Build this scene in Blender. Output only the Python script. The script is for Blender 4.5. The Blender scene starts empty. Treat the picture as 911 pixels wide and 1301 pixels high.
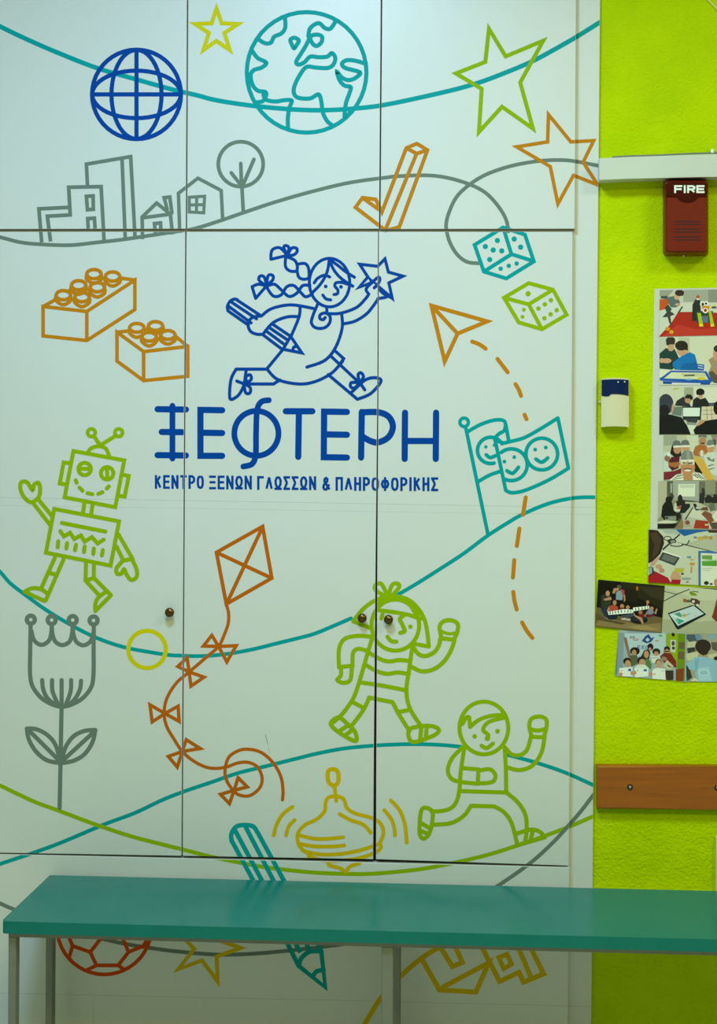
import bpy, bmesh, math, random
from mathutils import Matrix, Vector

SC = bpy.context.scene
COL = SC.collection
random.seed(4)

# ------------------------------------------------------------------ camera
W, H, F = 911, 1301, 1950.0
CX, CY = 564.0, 520.0            # principal point (the photograph is cropped)
YAW, ROLL = 0.0546, 0.0070
CAM = Vector((0.0, -3.5, 1.513))
cd = bpy.data.cameras.new('camera')
cd.sensor_fit = 'VERTICAL'
cd.sensor_height = 36.0
cd.lens = F * 36.0 / H
cd.shift_x = -(CX - W / 2) / H
cd.shift_y = -(H / 2 - CY) / H
cd.clip_start = 0.05
cam = bpy.data.objects.new('camera', cd)
COL.objects.link(cam)
ROT = (Matrix.Rotation(YAW, 3, 'Z') @ Matrix.Rotation(math.pi / 2, 3, 'X') @ Matrix.Rotation(ROLL, 3, 'Z'))
cam.matrix_world = Matrix.Translation(CAM) @ ROT.to_4x4()
SC.camera = cam

# ------------------------------------------------------------------ light
SC.view_settings.view_transform = 'Standard'
SC.view_settings.look = 'None'
SC.view_settings.exposure = 0.0
SC.view_settings.gamma = 1.0
SC.view_settings.use_curve_mapping = False
wd = bpy.data.worlds.new('world')
wd.use_nodes = True
wd.node_tree.nodes['Background'].inputs[0].default_value = (0.8, 0.9, 0.9, 1)
wd.node_tree.nodes['Background'].inputs[1].default_value = 0.3
SC.world = wd


def area(name, loc, sx, sy, power, color):
    l = bpy.data.lights.new(name, 'AREA')
    l.shape = 'RECTANGLE'
    l.size, l.size_y = sx, sy
    l.energy = power
    l.color = color
    o = bpy.data.objects.new(name, l)
    o.location = loc
    COL.objects.link(o)
    return o


CEIL = 3.0
area('ceiling_lamp_or_fill', (-0.60, -1.45, CEIL - 0.03), 0.45, 0.45, 39, (0.65, 1.0, 1.40))
area('ceiling_lamp_or_fill', (1.46, -1.50, CEIL - 0.03), 0.45, 0.45, 25, (0.88, 1.0, 0.84))
area('ceiling_lamp_or_fill', (0.2, -2.9, CEIL - 0.03), 0.8, 0.6, 45, (1.0, 1.0, 0.24))  # added warm fill that lifts the lower doors, not a known fitting


# ------------------------------------------------------------------ helpers
def at(px, py, Y=0.0):
    """The point of the plane y = Y that the photograph shows at pixel (px, py)."""
    d = ROT @ Vector(((px - CX) / F, -(py - CY) / F, -1.0))
    return CAM + d * ((Y - CAM.y) / d.y)


def lin(c):
    if isinstance(c, str):
        c = [int(c[i:i + 2], 16) for i in (0, 2, 4)]
    r = []
    for v in c[:3]:
        v /= 255.0
        r.append(v / 12.92 if v <= 0.04045 else ((v + 0.055) / 1.055) ** 2.4)
    return (r[0], r[1], r[2], 1.0)


def mat(name, color, rough=0.5, metal=0.0, spec=0.5, noise=0.0, nscale=8.0, bump=0.0, bscale=200.0, coat=0.0):
    m = bpy.data.materials.new(name)
    m.use_nodes = True
    nt = m.node_tree
    b = nt.nodes['Principled BSDF']
    b.inputs['Roughness'].default_value = rough
    b.inputs['Metallic'].default_value = metal
    b.inputs['Specular IOR Level'].default_value = spec
    b.inputs['Coat Weight'].default_value = coat
    c = lin(color)
    b.inputs['Base Color'].default_value = c
    if noise or bump:
        tc = nt.nodes.new('ShaderNodeTexCoord')
    if noise:
        n = nt.nodes.new('ShaderNodeTexNoise')
        n.inputs['Scale'].default_value = nscale
        n.inputs['Detail'].default_value = 6
        nt.links.new(tc.outputs['Object'], n.inputs['Vector'])
        r = nt.nodes.new('ShaderNodeValToRGB')
        r.color_ramp.elements[0].position = 0.3
        r.color_ramp.elements[1].position = 0.7
        r.color_ramp.elements[0].color = tuple(v * (1 - noise) for v in c[:3]) + (1,)
        r.color_ramp.elements[1].color = tuple(min(1, v * (1 + noise)) for v in c[:3]) + (1,)
        nt.links.new(n.outputs['Fac'], r.inputs['Fac'])
        nt.links.new(r.outputs['Color'], b.inputs['Base Color'])
    if bump:
        n2 = nt.nodes.new('ShaderNodeTexNoise')
        n2.inputs['Scale'].default_value = bscale
        n2.inputs['Detail'].default_value = 4
        nt.links.new(tc.outputs['Object'], n2.inputs['Vector'])
        bp = nt.nodes.new('ShaderNodeBump')
        bp.inputs['Strength'].default_value = bump
        bp.inputs['Distance'].default_value = 0.004
        nt.links.new(n2.outputs['Fac'], bp.inputs['Height'])
        nt.links.new(bp.outputs['Normal'], b.inputs['Normal'])
    return m


M = {
    'laminate': mat('white_laminate', (207, 210, 208), 0.36, noise=0.012, nscale=3.0, bump=0.03, bscale=60),
    'dark': mat('dark_gap', (40, 38, 32), 0.9),
    'edge': mat('brown_edge', (120, 112, 90), 0.7),
    'seam': mat('film_seam', (176, 184, 176), 0.5),
    'blue': mat('print_blue', (0, 64, 150), 0.45, spec=0.06),
    'teal': mat('print_teal', (0, 150, 153), 0.45, spec=0.06),
    'gray': mat('print_gray', (106, 122, 112), 0.45, spec=0.06),
    'yellow': mat('print_yellow', (206, 194, 0), 0.45, spec=0.06),
    'ochre': mat('print_ochre', (208, 172, 0), 0.45, spec=0.06),
    'lime': mat('print_lime', (140, 172, 0), 0.45, spec=0.06),
    'orange': mat('print_orange', (192, 122, 18), 0.45, spec=0.06),
    'rust': mat('print_rust', (184, 94, 12), 0.45, spec=0.06),
    'brick': mat('print_brick_orange', (204, 72, 6), 0.45, spec=0.06),
    'brass': mat('antique_brass', (104, 78, 46), 0.3, metal=1.0),
    'bench': mat('teal_paint', (0, 110, 102), 0.24, spec=0.25, noise=0.04, nscale=14, bump=0.02, bscale=300),
    'steel': mat('grey_steel', (120, 124, 114), 0.5, metal=0.25, noise=0.05, nscale=30),
    'rubber': mat('black_rubber', (30, 30, 30), 0.8),
    'trim': mat('white_paint', (200, 203, 190), 0.5, noise=0.02, nscale=6, bump=0.08, bscale=40),
    'cable': mat('cream_cable', (222, 214, 120), 0.5),
    'greytube': mat('grey_tube', (118, 124, 110), 0.6),
    'red': mat('red_plastic', (112, 24, 10), 0.38, spec=0.2, noise=0.03, nscale=40),
    'redlens': mat('dark_red_lens', (66, 4, 6), 0.2, spec=0.2),
    'redslot': mat('red_slot', (60, 8, 8), 0.8),
    'white': mat('white_plastic', (214, 206, 168), 0.45, spec=0.2),
    'navy': mat('navy_window', (14, 34, 78), 0.2, spec=0.2),
    'letter': mat('white_letter', (236, 236, 226), 0.5),
    'screw': mat('zinc_screw', (170, 170, 160), 0.35, metal=0.9),
    'paper': mat('photo_paper', (204, 203, 190), 0.4, spec=0.2, noise=0.01, nscale=20),
    'ceiling': mat('ceiling_paint', (238, 240, 236), 0.9),
    'roomwall': mat('room_wall', (176, 180, 162), 0.9),
}


def green_wall():
    m = bpy.data.materials.new('lime_plaster')
    m.use_nodes = True
    nt = m.node_tree
    b = nt.nodes['Principled BSDF']
    b.inputs['Roughness'].default_value = 0.55
    b.inputs['Specular IOR Level'].default_value = 0.04
    tc = nt.nodes.new('ShaderNodeTexCoord')
    n = nt.nodes.new('ShaderNodeTexNoise')
    n.inputs['Scale'].default_value = 7
    n.inputs['Detail'].default_value = 8
    nt.links.new(tc.outputs['Object'], n.inputs['Vector'])
    r = nt.nodes.new('ShaderNodeValToRGB')
    r.color_ramp.elements[0].position = 0.3
    r.color_ramp.elements[1].position = 0.72
    r.color_ramp.elements[0].color = lin((176, 202, 0))
    r.color_ramp.elements[1].color = lin((192, 214, 0))
    nt.links.new(n.outputs['Fac'], r.inputs['Fac'])
    nt.links.new(r.outputs['Color'], b.inputs['Base Color'])
    prev = None
    for sc, st, di in ((150, 0.7, 0.004), (34, 0.35, 0.008), (320, 0.4, 0.002)):
        k = nt.nodes.new('ShaderNodeTexNoise')
        k.inputs['Scale'].default_value = sc
        k.inputs['Detail'].default_value = 3
        k.inputs['Distortion'].default_value = 0.4
        nt.links.new(tc.outputs['Object'], k.inputs['Vector'])
        bp = nt.nodes.new('ShaderNodeBump')
        bp.inputs['Strength'].default_value = st
        bp.inputs['Distance'].default_value = di
        nt.links.new(k.outputs['Fac'], bp.inputs['Height'])
        if prev:
            nt.links.new(prev.outputs['Normal'], bp.inputs['Normal'])
        prev = bp
    nt.links.new(prev.outputs['Normal'], b.inputs['Normal'])
    return m


def wood():
    m = bpy.data.materials.new('varnished_wood')
    m.use_nodes = True
    nt = m.node_tree
    b = nt.nodes['Principled BSDF']
    b.inputs['Roughness'].default_value = 0.35
    tc = nt.nodes.new('ShaderNodeTexCoord')
    mp = nt.nodes.new('ShaderNodeMapping')
    mp.inputs['Scale'].default_value = (5, 5, 90)
    nt.links.new(tc.outputs['Object'], mp.inputs['Vector'])
    n = nt.nodes.new('ShaderNodeTexNoise')
    n.inputs['Scale'].default_value = 1.4
    n.inputs['Detail'].default_value = 8
    n.inputs['Distortion'].default_value = 0.5
    nt.links.new(mp.outputs['Vector'], n.inputs['Vector'])
    r = nt.nodes.new('ShaderNodeValToRGB')
    r.color_ramp.elements[0].position = 0.25
    r.color_ramp.elements[1].position = 0.75
    r.color_ramp.elements[0].color = lin((138, 70, 2))
    r.color_ramp.elements[1].color = lin((168, 88, 6))
    nt.links.new(n.outputs['Fac'], r.inputs['Fac'])
    nt.links.new(r.outputs['Color'], b.inputs['Base Color'])
    return m


def floor_mat():
    m = mat('floor_tile', (150, 140, 125), 0.4)
    nt = m.node_tree
    br = nt.nodes.new('ShaderNodeTexBrick')
    tc = nt.nodes.new('ShaderNodeTexCoord')
    br.offset = 0
    br.inputs['Scale'].default_value = 1.0
    br.inputs['Brick Width'].default_value = 0.4
    br.inputs['Row Height'].default_value = 0.4
    br.inputs['Mortar Size'].default_value = 0.004
    br.inputs['Color1'].default_value = lin((206, 202, 186))
    br.inputs['Color2'].default_value = lin((200, 195, 178))
    br.inputs['Mortar'].default_value = lin((110, 104, 92))
    nt.links.new(tc.outputs['Object'], br.inputs['Vector'])
    nt.links.new(br.outputs['Color'], nt.nodes['Principled BSDF'].inputs['Base Color'])
    return m


def photo_mat():
    m = bpy.data.materials.new('photo_print')
    m.use_nodes = True
    nt = m.node_tree
    a = nt.nodes.new('ShaderNodeVertexColor')
    a.layer_name = 'Col'
    b = nt.nodes['Principled BSDF']
    b.inputs['Roughness'].default_value = 0.4
    b.inputs['Specular IOR Level'].default_value = 0.15
    nt.links.new(a.outputs['Color'], b.inputs['Base Color'])
    return m


M['green'] = green_wall()
M['wood'] = wood()
M['floor'] = floor_mat()
M['photo'] = photo_mat()


def obj(name, bm, material, parent=None, label=None, cat=None, group=None, kind=None, smooth=False):
    me = bpy.data.meshes.new(name)
    bmesh.ops.recalc_face_normals(bm, faces=bm.faces) if smooth != 'keep' else None
    bm.to_mesh(me)
    bm.free()
    if smooth is True:
        for p in me.polygons:
            p.use_smooth = True
    me.materials.append(M[material] if isinstance(material, str) else material)
    o = bpy.data.objects.new(name, me)
    COL.objects.link(o)
    if parent:
        o.parent = parent
        o.matrix_parent_inverse = parent.matrix_world.inverted()
    for k, v in (('label', label), ('category', cat), ('group', group), ('kind', kind)):
        if v:
            o[k] = v
    return o


def empty(name, loc, label=None, cat=None, group=None):
    o = bpy.data.objects.new(name, None)
    o.location = loc
    o.matrix_world = Matrix.Translation(loc)
    COL.objects.link(o)
    for k, v in (('label', label), ('category', cat), ('group', group)):
        if v:
            o[k] = v
    return o


def add_box(bm, x0, x1, y0, y1, z0, z1, bevel=0.0, seg=2):
    r = bmesh.ops.create_cube(bm, size=1.0)
    vs = r['verts']
    for v in vs:
        v.co = Vector((x0 + (v.co.x + .5) * (x1 - x0), y0 + (v.co.y + .5) * (y1 - y0), z0 + (v.co.z + .5) * (z1 - z0)))
    if bevel:
        es = list({e for v in vs for e in v.link_edges})
        bmesh.ops.bevel(bm, geom=es, offset=bevel, segments=seg, profile=0.5, affect='EDGES')
    return bm


def box(*a, **k):
    return add_box(bmesh.new(), *a, **k)


def prism(pts, yf, yb, bevel=0.0):
    """A slab whose front face shows the pixel polygon pts on the plane y = yf."""
    bm = bmesh.new()
    f = [bm.verts.new(at(x, y, yf)) for x, y in pts]
    b = [bm.verts.new(v.co + Vector((0, yb - yf, 0))) for v in f]
    n = len(f)
    ff = bm.faces.new(f)
    bm.faces.new(list(reversed(b)))
    for i in range(n):
        bm.faces.new((f[i], b[i], b[(i + 1) % n], f[(i + 1) % n]))
    if bevel:
        bmesh.ops.bevel(bm, geom=list(ff.edges), offset=bevel, segments=2, profile=0.5, affect='EDGES')
    return bm


def lathe(bm, prof, centre, n=20, axis='Y'):
    """prof: (distance towards the viewer, radius) pairs, turned about the y axis."""
    rings = []
    for d, r in prof:
        ring = []
        for i in range(n):
            a = 2 * math.pi * i / n
            ring.append(bm.verts.new(centre + Vector((r * math.cos(a), -d, r * math.sin(a)))))
        rings.append(ring)
    for a, b in zip(rings, rings[1:]):
        for i in range(n):
            bm.faces.new((a[i], a[(i + 1) % n], b[(i + 1) % n], b[i]))
    bm.faces.new(rings[0])
    bm.faces.new(rings[-1])
    return bm


def tube(bm, pts, r, n=8):
    rings = []
    for i, p in enumerate(pts):
        d = (pts[min(i + 1, len(pts) - 1)] - pts[max(i - 1, 0)]).normalized()
        u = d.cross(Vector((0, 1, 0))).normalized()
        w = d.cross(u)
        rings.append([bm.verts.new(p + (u * math.cos(2 * math.pi * k / n) + w * math.sin(2 * math.pi * k / n)) * r) for k in range(n)])
    for a, b in zip(rings, rings[1:]):
        for k in range(n):
            bm.faces.new((a[k], a[(k + 1) % n], b[(k + 1) % n], b[k]))
    bm.faces.new(rings[0])
    bm.faces.new(rings[-1])
    return bm


# ------------------------------------------------------------------ strokes
def spline(pts, closed=False, sub=6):
    n = len(pts)
    out = []
    rng = n if closed else n - 1
    for i in range(rng):
        if closed:
            p = [pts[(i + k - 1) % n] for k in range(4)]
        else:
            p = [pts[max(i - 1, 0)], pts[i], pts[i + 1], pts[min(i + 2, n - 1)]]
        for s in range(sub):
            t = s / sub
            q = []
            for c in (0, 1):
                a, b, d, e = p[0][c], p[1][c], p[2][c], p[3][c]
                q.append(0.5 * (2 * b + (d - a) * t + (2 * a - 5 * b + 4 * d - e) * t * t + (3 * b - a - 3 * d + e) * t ** 3))
            out.append(tuple(q))
    if not closed:
        out.append(tuple(pts[-1]))
    return out


def stroke(polys, pts, w, closed=False, cap=True, limit=0.3):
    """Append (polygon) quads of a line of width w along pts; coordinates stay in the plane."""
    q = [pts[0]]
    for p in pts[1:]:
        if math.hypot(p[0] - q[-1][0], p[1] - q[-1][1]) > 1e-6:
            q.append(p)
    if closed and math.hypot(q[0][0] - q[-1][0], q[0][1] - q[-1][1]) < 1e-6:
        q.pop()
    n = len(q)
    hw = w / 2
    if n < 2:
        return
    dirs = []
    for i in range(n if closed else n - 1):
        a, b = q[i], q[(i + 1) % n]
        l = math.hypot(b[0] - a[0], b[1] - a[1])
        dirs.append(((b[0] - a[0]) / l, (b[1] - a[1]) / l))
    L, R = [], []
    for i in range(n):
        d0 = dirs[i - 1] if (closed or i > 0) else dirs[0]
        d1 = dirs[i % len(dirs)] if (closed or i < n - 1) else dirs[-1]
        nx, ny = -(d0[1] + d1[1]), d0[0] + d1[0]
        l = math.hypot(nx, ny)
        if l < 1e-6:
            nx, ny, l = -d0[1], d0[0], 1.0
        nx, ny = nx / l, ny / l
        c = max(limit, nx * -d0[1] + ny * d0[0])
        k = hw / c
        L.append((q[i][0] + nx * k, q[i][1] + ny * k))
        R.append((q[i][0] - nx * k, q[i][1] - ny * k))
    for i in range(n if closed else n - 1):
        j = (i + 1) % n
        polys.append([L[i], L[j], R[j], R[i]])
    if cap and not closed:
        for p, d in ((q[0], (-dirs[0][0], -dirs[0][1])), (q[-1], dirs[-1])):
            arc = []
            for k in range(7):
                a = -math.pi / 2 + math.pi * k / 6
                arc.append((p[0] + hw * (d[0] * math.cos(a) - d[1] * math.sin(a)),
                            p[1] + hw * (d[1] * math.cos(a) + d[0] * math.sin(a))))
            polys.append(arc)


def ellipse(cx, cy, rx, ry, a0=0.0, a1=360.0, n=44):
    full = abs(a1 - a0) >= 359.9
    m = n if full else n + 1
    return [(cx + rx * math.cos(math.radians(a0 + (a1 - a0) * i / n)), cy + ry * math.sin(math.radians(a0 + (a1 - a0) * i / n))) for i in range(m)]


def items(spec, crop, width):
    """Parse a drawing: one item per line; returns a list of polygon lists in photo pixels."""
    x0, y0, s = crop
    out = []
    for ln in spec.strip().splitlines():
        t = ln.split()
        if not t:
            continue
        k = t[0]
        w = width
        if k[0] == '*':                      # "*1.4s": a different width
            i = 1
            while k[i] in '0123456789.':
                i += 1
            w = float(k[1:i])
            k = k[i:]
        polys = []
        if k in 'eda':
            v = [float(a) for a in t[1:]]
            cx, cy = x0 + v[0] / s, y0 + v[1] / s
            if k == 'd':
                polys.append(ellipse(cx, cy, v[2] / s, v[2] / s, n=14))
            elif k == 'e':
                stroke(polys, ellipse(cx, cy, v[2] / s, v[3] / s), w, True)
            else:
                stroke(polys, ellipse(cx, cy, v[2] / s, v[3] / s, v[4], v[5]), w)
        else:
            pts = []
            for a in t[1:]:
                a, b = a.split(',')
                pts.append((x0 + float(a) / s, y0 + float(b) / s))
            if k == 's':
                stroke(polys, spline(pts), w)
            elif k == 'S':
                stroke(polys, spline(pts, True), w, True)
            elif k == 'l':
                stroke(polys, pts, w)
            elif k == 'L':
                stroke(polys, pts, w, True)
            elif k == 'b':                   # butt ends
                stroke(polys, pts, w, cap=False, limit=0.5)
        out.append(polys)
    return out


# ------------------------------------------------------------------ the room
XL, XR, YF = -2.1, 2.6, -5.2
WALL_Y = 0.026                      # plaster face beside the cupboard
PIL_Y = 0.017                       # face of the frame stile
obj('floor', box(XL - .1, XR + .1, YF - .1, 0.7, -0.1, 0.0), 'floor', kind='structure')
obj('ceiling', box(XL - .1, XR + .1, YF - .1, 0.7, CEIL, CEIL + 0.1), 'ceiling', kind='structure')
obj('wall_left', box(XL - .1, XL, YF, 0.7, 0, CEIL), 'roomwall', kind='structure')
obj('wall_right', box(XR, XR + .1, YF, 0.7, 0, CEIL), 'roomwall', kind='structure')
obj('wall_front', box(XL, XR, YF - .1, YF, 0, CEIL), 'roomwall', kind='structure')

# cupboard outline in world units
xs_top = at(762.3, 0, PIL_Y).x
xs_bot = at(751.2, 1250, PIL_Y).x
X_END = (xs_top + xs_bot) / 2
X_CUP = -1.42                       # left end of the cupboard, out of frame
bm = bmesh.new()
add_box(bm, X_END - 0.028, XR, WALL_Y, 0.7, 0, CEIL)
add_box(bm, XL, X_CUP - 0.002, WALL_Y, 0.7, 0, CEIL)
obj('wall_back', bm, 'green', kind='structure')

# ------------------------------------------------------------------ cupboard
cup = empty('cupboard', (-0.65, 0.3, 0), 'tall white built-in cupboard with colourful line drawings across its doors', 'cupboard')
obj('carcass', box(X_CUP, X_END - 0.03, 0.03, 0.6, 0.0, CEIL - 0.002), 'dark', cup, label='dark inside of the cupboard seen in the door gaps')


def lerp_line(line):
    """x of a nearly vertical seam at pixel row y."""
    def fn(y):
        for (y0, x0), (y1, x1) in zip(line, line[1:]):
            if y <= y1 or (y1, x1) == line[-1]:
                return x0 + (x1 - x0) * (y - y0) / (y1 - y0)
    return fn


S1u = lerp_line([(-150, 239), (0, 238.2), (291, 236.7)])
S1l = lerp_line([(291, 236.0), (650, 234), (1000, 231.7), (1090, 231.2)])
S2u = lerp_line([(-150, 485.8), (0, 484.8), (291, 482.4)])
S2l = lerp_line([(291, 480.8), (500, 480.1), (720, 478.3), (960, 476.8), (1095, 476.2)])
S3u = lerp_line([(-150, 733.6), (0, 732.7), (291, 731.0)])
S3l = lerp_line([(291, 728.4), (510, 727.2), (830, 725.0), (1060, 723.9), (1100, 723.4)])
S0u = lerp_line([(-150, -6), (291, -9)])
S0l = lerp_line([(291, -10), (1090, -17)])
PIL = lerp_line([(-300, 765), (0, 762.4), (180, 760.8), (510, 757.6), (1000, 753.9), (1100, 753.0), (1500, 749.5)])
G = 0.85                                             # half gap in pixels


def bottom_row(x):
    return 1084.0 + (x / 475.0) * 8.3 if x < 475 else 1092.3 + (x - 475) / 248.0 * 8.2


PANELS = []                                         # (object, pixel polygon, front y)


def panel(name, left, right, yf, yb, label=None, parent=cup, bevel=0.0009):
    """left, right: the two side edges from top to bottom, in matching rows."""
    o = obj(name, prism([left[0]] + right + left[:0:-1], yf, yb, bevel), 'laminate', parent, label=label)
    d = 0.3
    l = [(x + d, y) for x, y in left]
    r = [(x - d, y) for x, y in right]
    l[0], r[0] = (l[0][0], l[0][1] + d), (r[0][0], r[0][1] + d)
    l[-1], r[-1] = (l[-1][0], l[-1][1] - d), (r[-1][0], r[-1][1] - d)
    bands = [[l[i], r[i], r[i + 1], l[i + 1]] for i in range(len(l) - 1)]
    PANELS.append((o, bands, yf))
    return o


YT = -110
upper = []
for a, b, lab in ((S0u, S1u, 'left upper door'), (S1u, S2u, 'middle upper door'), (S2u, S3u, 'right upper door')):
    upper.append(panel('door', [(a(YT) + G, YT), (a(291) + G, 291.0)], [(b(YT) - G, YT), (b(291) - G, 290.6)], 0.0, 0.0165, lab))
lower = []
rows = (294.4, 500, 720, 960)
for k, (a, b, lab, gl, gr) in enumerate(((S0l, S1l, 'left lower door with a small brass knob', G, G),
                                         (S1l, S2l, 'middle lower door with a small brass knob', G, (.5, .7, 1.3, 2.0, 2.3)),
                                         (S2l, S3l, 'right lower door with a small brass knob', (.5, .7, 1.1, 1.3, 1.4), G))):
    L, R = [], []
    ys = list(rows)
    for i, y in enumerate(ys):
        L.append((a(y) + (gl if not isinstance(gl, tuple) else gl[i]), y))
        R.append((b(y) - (gr if not isinstance(gr, tuple) else gr[i]), y))
    yl, yr = bottom_row(a(1090)), bottom_row(b(1090))
    L.append((a(1090) + (gl if not isinstance(gl, tuple) else gl[4]), yl - 0.5))
    R.append((b(1090) - (gr if not isinstance(gr, tuple) else gr[4]), yr - 0.5))
    lower.append(panel('door', L, R, 0.0, 0.0165, lab))

YB = 1372
SR = (-200, 0, 180, 510, 1000, 1100, 1362)
panel('plinth_panel', [(-17, bottom_row(-17) + 1.2), (-19, YB)], [(723.3, 1102.0), (720.9, YB)], 0.0005, 0.0165, 'plain lower panel under the doors')
panel('frame_stile', [(S3u(min(y, 291)) - 6 if y < 291 else S3l(y) - 6, y) for y in SR], [(PIL(y), y) for y in SR], PIL_Y, WALL_Y - 0.0005, 'narrow upright panel at the right edge of the cupboard')
x_l = at(-11, 500, 0).x
obj('frame_stile', box(X_CUP, x_l - 0.002, 0.006, 0.05, 0.0, CEIL - 0.002, 0.001), 'laminate', cup, label='upright panel left of the doors')
ztop = at(300, YT, 0).z
obj('top_panel', box(x_l, at(729, YT, 0).x, 0.004, 0.05, ztop + 0.003, CEIL - 0.002), 'laminate', cup)
# brownish strip between the two rows of doors
obj('edge_strip', prism([(-9, 291.3), (730.5, 290.9), (728.5, 294.0), (-9, 294.3)], 0.006, 0.028), 'edge', cup, label='dull brown strip between upper and lower doors')

# knobs
for (px, py), d in (((217.3, 777), lower[0]), ((461, 784.3), lower[1]), ((494.3, 786), lower[2])):
    bm = bmesh.new()
    lathe(bm, [(0.0002, .0062), (.002, .0060), (.003, .0042), (.008, .0044), (.010, .0085), (.014, .0108), (.018, .0104), (.021, .0080), (.0225, .004), (.0228, .001)], at(px, py, 0), 20)
    obj('knob', bm, 'brass', d, smooth=True, label='small round antique brass knob')

exec_draw = []
D = exec_draw.append
A1, A2, A3, A4 = (0, 0, 3.644), (240, 0, 3.644), (430, 150, 2.679), (560, 0, 2.595)
A5, A6, A7, A8 = (30, 320, 3.961), (270, 300, 3.504), (180, 490, 2.2775), (530, 280, 3.796)
B1, B2, B3, B4 = (0, 530, 4.555), (0, 760, 3.961), (180, 650, 4.555), (180, 800, 4.555)
B5, B6, B7, B8 = (400, 720, 4.555), (510, 870, 3.644), (560, 510, 4.067), (330, 960, 4.338)
C1, C2, C3 = (0, 1020, 3.796), (200, 1020, 3.796), (430, 1080, 3.037)
PX = (0, 0, 1)
# (name, label, colour, line width in pixels, layer, crop, items)
D(('curve_drawing', 'teal curved line swooping across the upper doors', 'teal', 6.0, 2.0e-5, PX, """
s -40,12 0,33.5 33,49.4 71,66 123,86.4 170,100 220,114 250,121 276,127.6 322,134.5 372,139 410,140 449,138 490,133 560,118 602,107 637,94.4 676,78 706,62 733,46.5 762,28.5 790,12"""))
D(('hill_drawing', 'grey hill line rising under the drawn houses', 'gray', 4.8, 3.0e-5, PX, """
s -25,296 0,301.3 27,308 55,310.6 90,311.5 123,308 154,304.6 192,299 228,293.6 248,290.3 281,280 309,270.3 350,256.6 391,244.8 432,234.6 460,229.5 490,225.7 505,223.9 542,222.8 568,225.8 596,234 617,245 633,262 643,279 646,294"""))
D(('loop_drawing', 'grey looping line at the upper right', 'gray', 4.8, 5.0e-5, PX, """
s 790,216 760,210.5 731,205 714,203.4 691,204 665,207.5 640,213.5 615,223 596,235 581,249 572,266 567,283 568,296 572,309 579,321 587,329 596,333.5 608,334.5"""))
D(('curve_drawing', 'teal wave line across the middle of the lower doors', 'teal', 5.0, 2.0e-5, PX, """
s -20,708 0,726.5 13,741 31,755 55,772.6 77,786.5 101,800 126,811.8 156.5,822 187,828 214.6,832.2 230.5,833 246,833.6 268,833 294,830 323,824.6 351,817.6 380,810.5 400,805 422,796 446,785.6
s 504,756.5 532,740 562,721 589.5,703 619,681 646,663.7 663,654 688,643 707.5,636.8 727,633 742,631.8 758,632 790,634"""))
D(('curve_drawing', 'teal hill line across the lower part of the doors', 'teal', 5.0, 3.0e-5, PX, """
s -20,1105 0,1097.7 39.5,1084.5 79,1070 131.7,1047.7 171,1033 206,1016.5 232.7,1006 268,994 303,982 333.7,974.5 380,963 400,958 433,951.6 466,948 499,946 532,945.5 562.5,946.6 588,949
s 643.5,958.8 674.6,967 702,975.7 724,984 754,997.6 780,1010"""))
D(('curve_drawing', 'lime line dipping low over the door bottoms', 'lime', 5.2, 4.0e-5, PX, """
s -25,986 0,998 25,1010 47,1020 76,1030.5 106,1042 137,1053 168,1063 205.5,1072.7 236,1080.3 268.5,1088.5 305,1096 331.7,1101 371,1106 405.5,1109 440,1110.3 468,1110.3 503,1107.8 540,1103.4 578,1096 620,1086 655,1075 685.6,1064.5 724,1050 754,1037 780,1026"""))
D(('curve_drawing', 'grey line sweeping up from below the bench', 'gray', 5.0, 5.0e-5, PX, """
s -20,1141 0,1147.8 13,1153.5 55,1169 100,1186 118.5,1190 158,1199 205.5,1206.5 237,1210 265,1212.3 292,1212.9 331.7,1211 379,1206.5 418.6,1201.8 440,1198.5 500,1184 560,1163 600,1145 634,1124.5 673.7,1096.5 702,1071 724,1047 737.8,1031 754,1010 775,983"""))
D(('globe_drawing', 'blue wireframe globe at upper left', 'blue', 5.5, 13.0e-5, A1, """
e 632 437 206 207
e 632 437 116 206
e 632 437 205 110
b 427,437 837,437
b 632,232 632,642"""))
D(('block_drawing', 'grey outline of a stepped block with two windows', 'gray', 4.8, 13.0e-5, A1, """
b 193,1122 180,967 320,960
b 234,1118 219,1001 325,995 318,867 468,864 482,1118
L 400,909 431,907 432,969 405,971
l 408,1055 406,1012 437,1010 440,1055
"""))
D(('tower_drawing', 'grey outline of a tower', 'gray', 4.7, 22.0e-5, A1, """
l 405,860 400,760 605,725 625,1095
b 565,736 580,1108"""))
D(('house_drawing', 'grey outline of a small house with a chimney', 'gray', 4.7, 13.0e-5, A1, """
l 660,1100 658,1005 725,940 790,992
l 662,1008 785,992
b 788,985 799,1085
l 774,968 760,915 786,912 796,985
l 720,1078 715,1035 743,1032 745,1072"""))
D(('house_drawing', 'grey outline of a small house with a window', 'gray', 4.5, 13.0e-5, PX, """
b 228.3,293 226.7,245.6 251.5,226.4 281,242 283,280
*4L 240.5,250.6 260,249.3 258.8,270.4 240.5,269.3
*4b 250,250 249.5,270
*4b 240.5,260.5 259.5,260"""))
D(('tree_drawing', 'grey round tree beside the drawn house', 'gray', 4.8, 13.0e-5, A2, """
e 240 760 104 104
b 245,855 252,985
l 240,757 244,862
l 196,800 245,862
l 301,738 248,862"""))
D(('star_drawing', 'small yellow star at the top', 'yellow', 5.2, 13.0e-5, A2, """
L 128,40 152,108 228,111 164,153 189,232 127,189 67,232 93,153 28,111 105,108"""))
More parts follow.
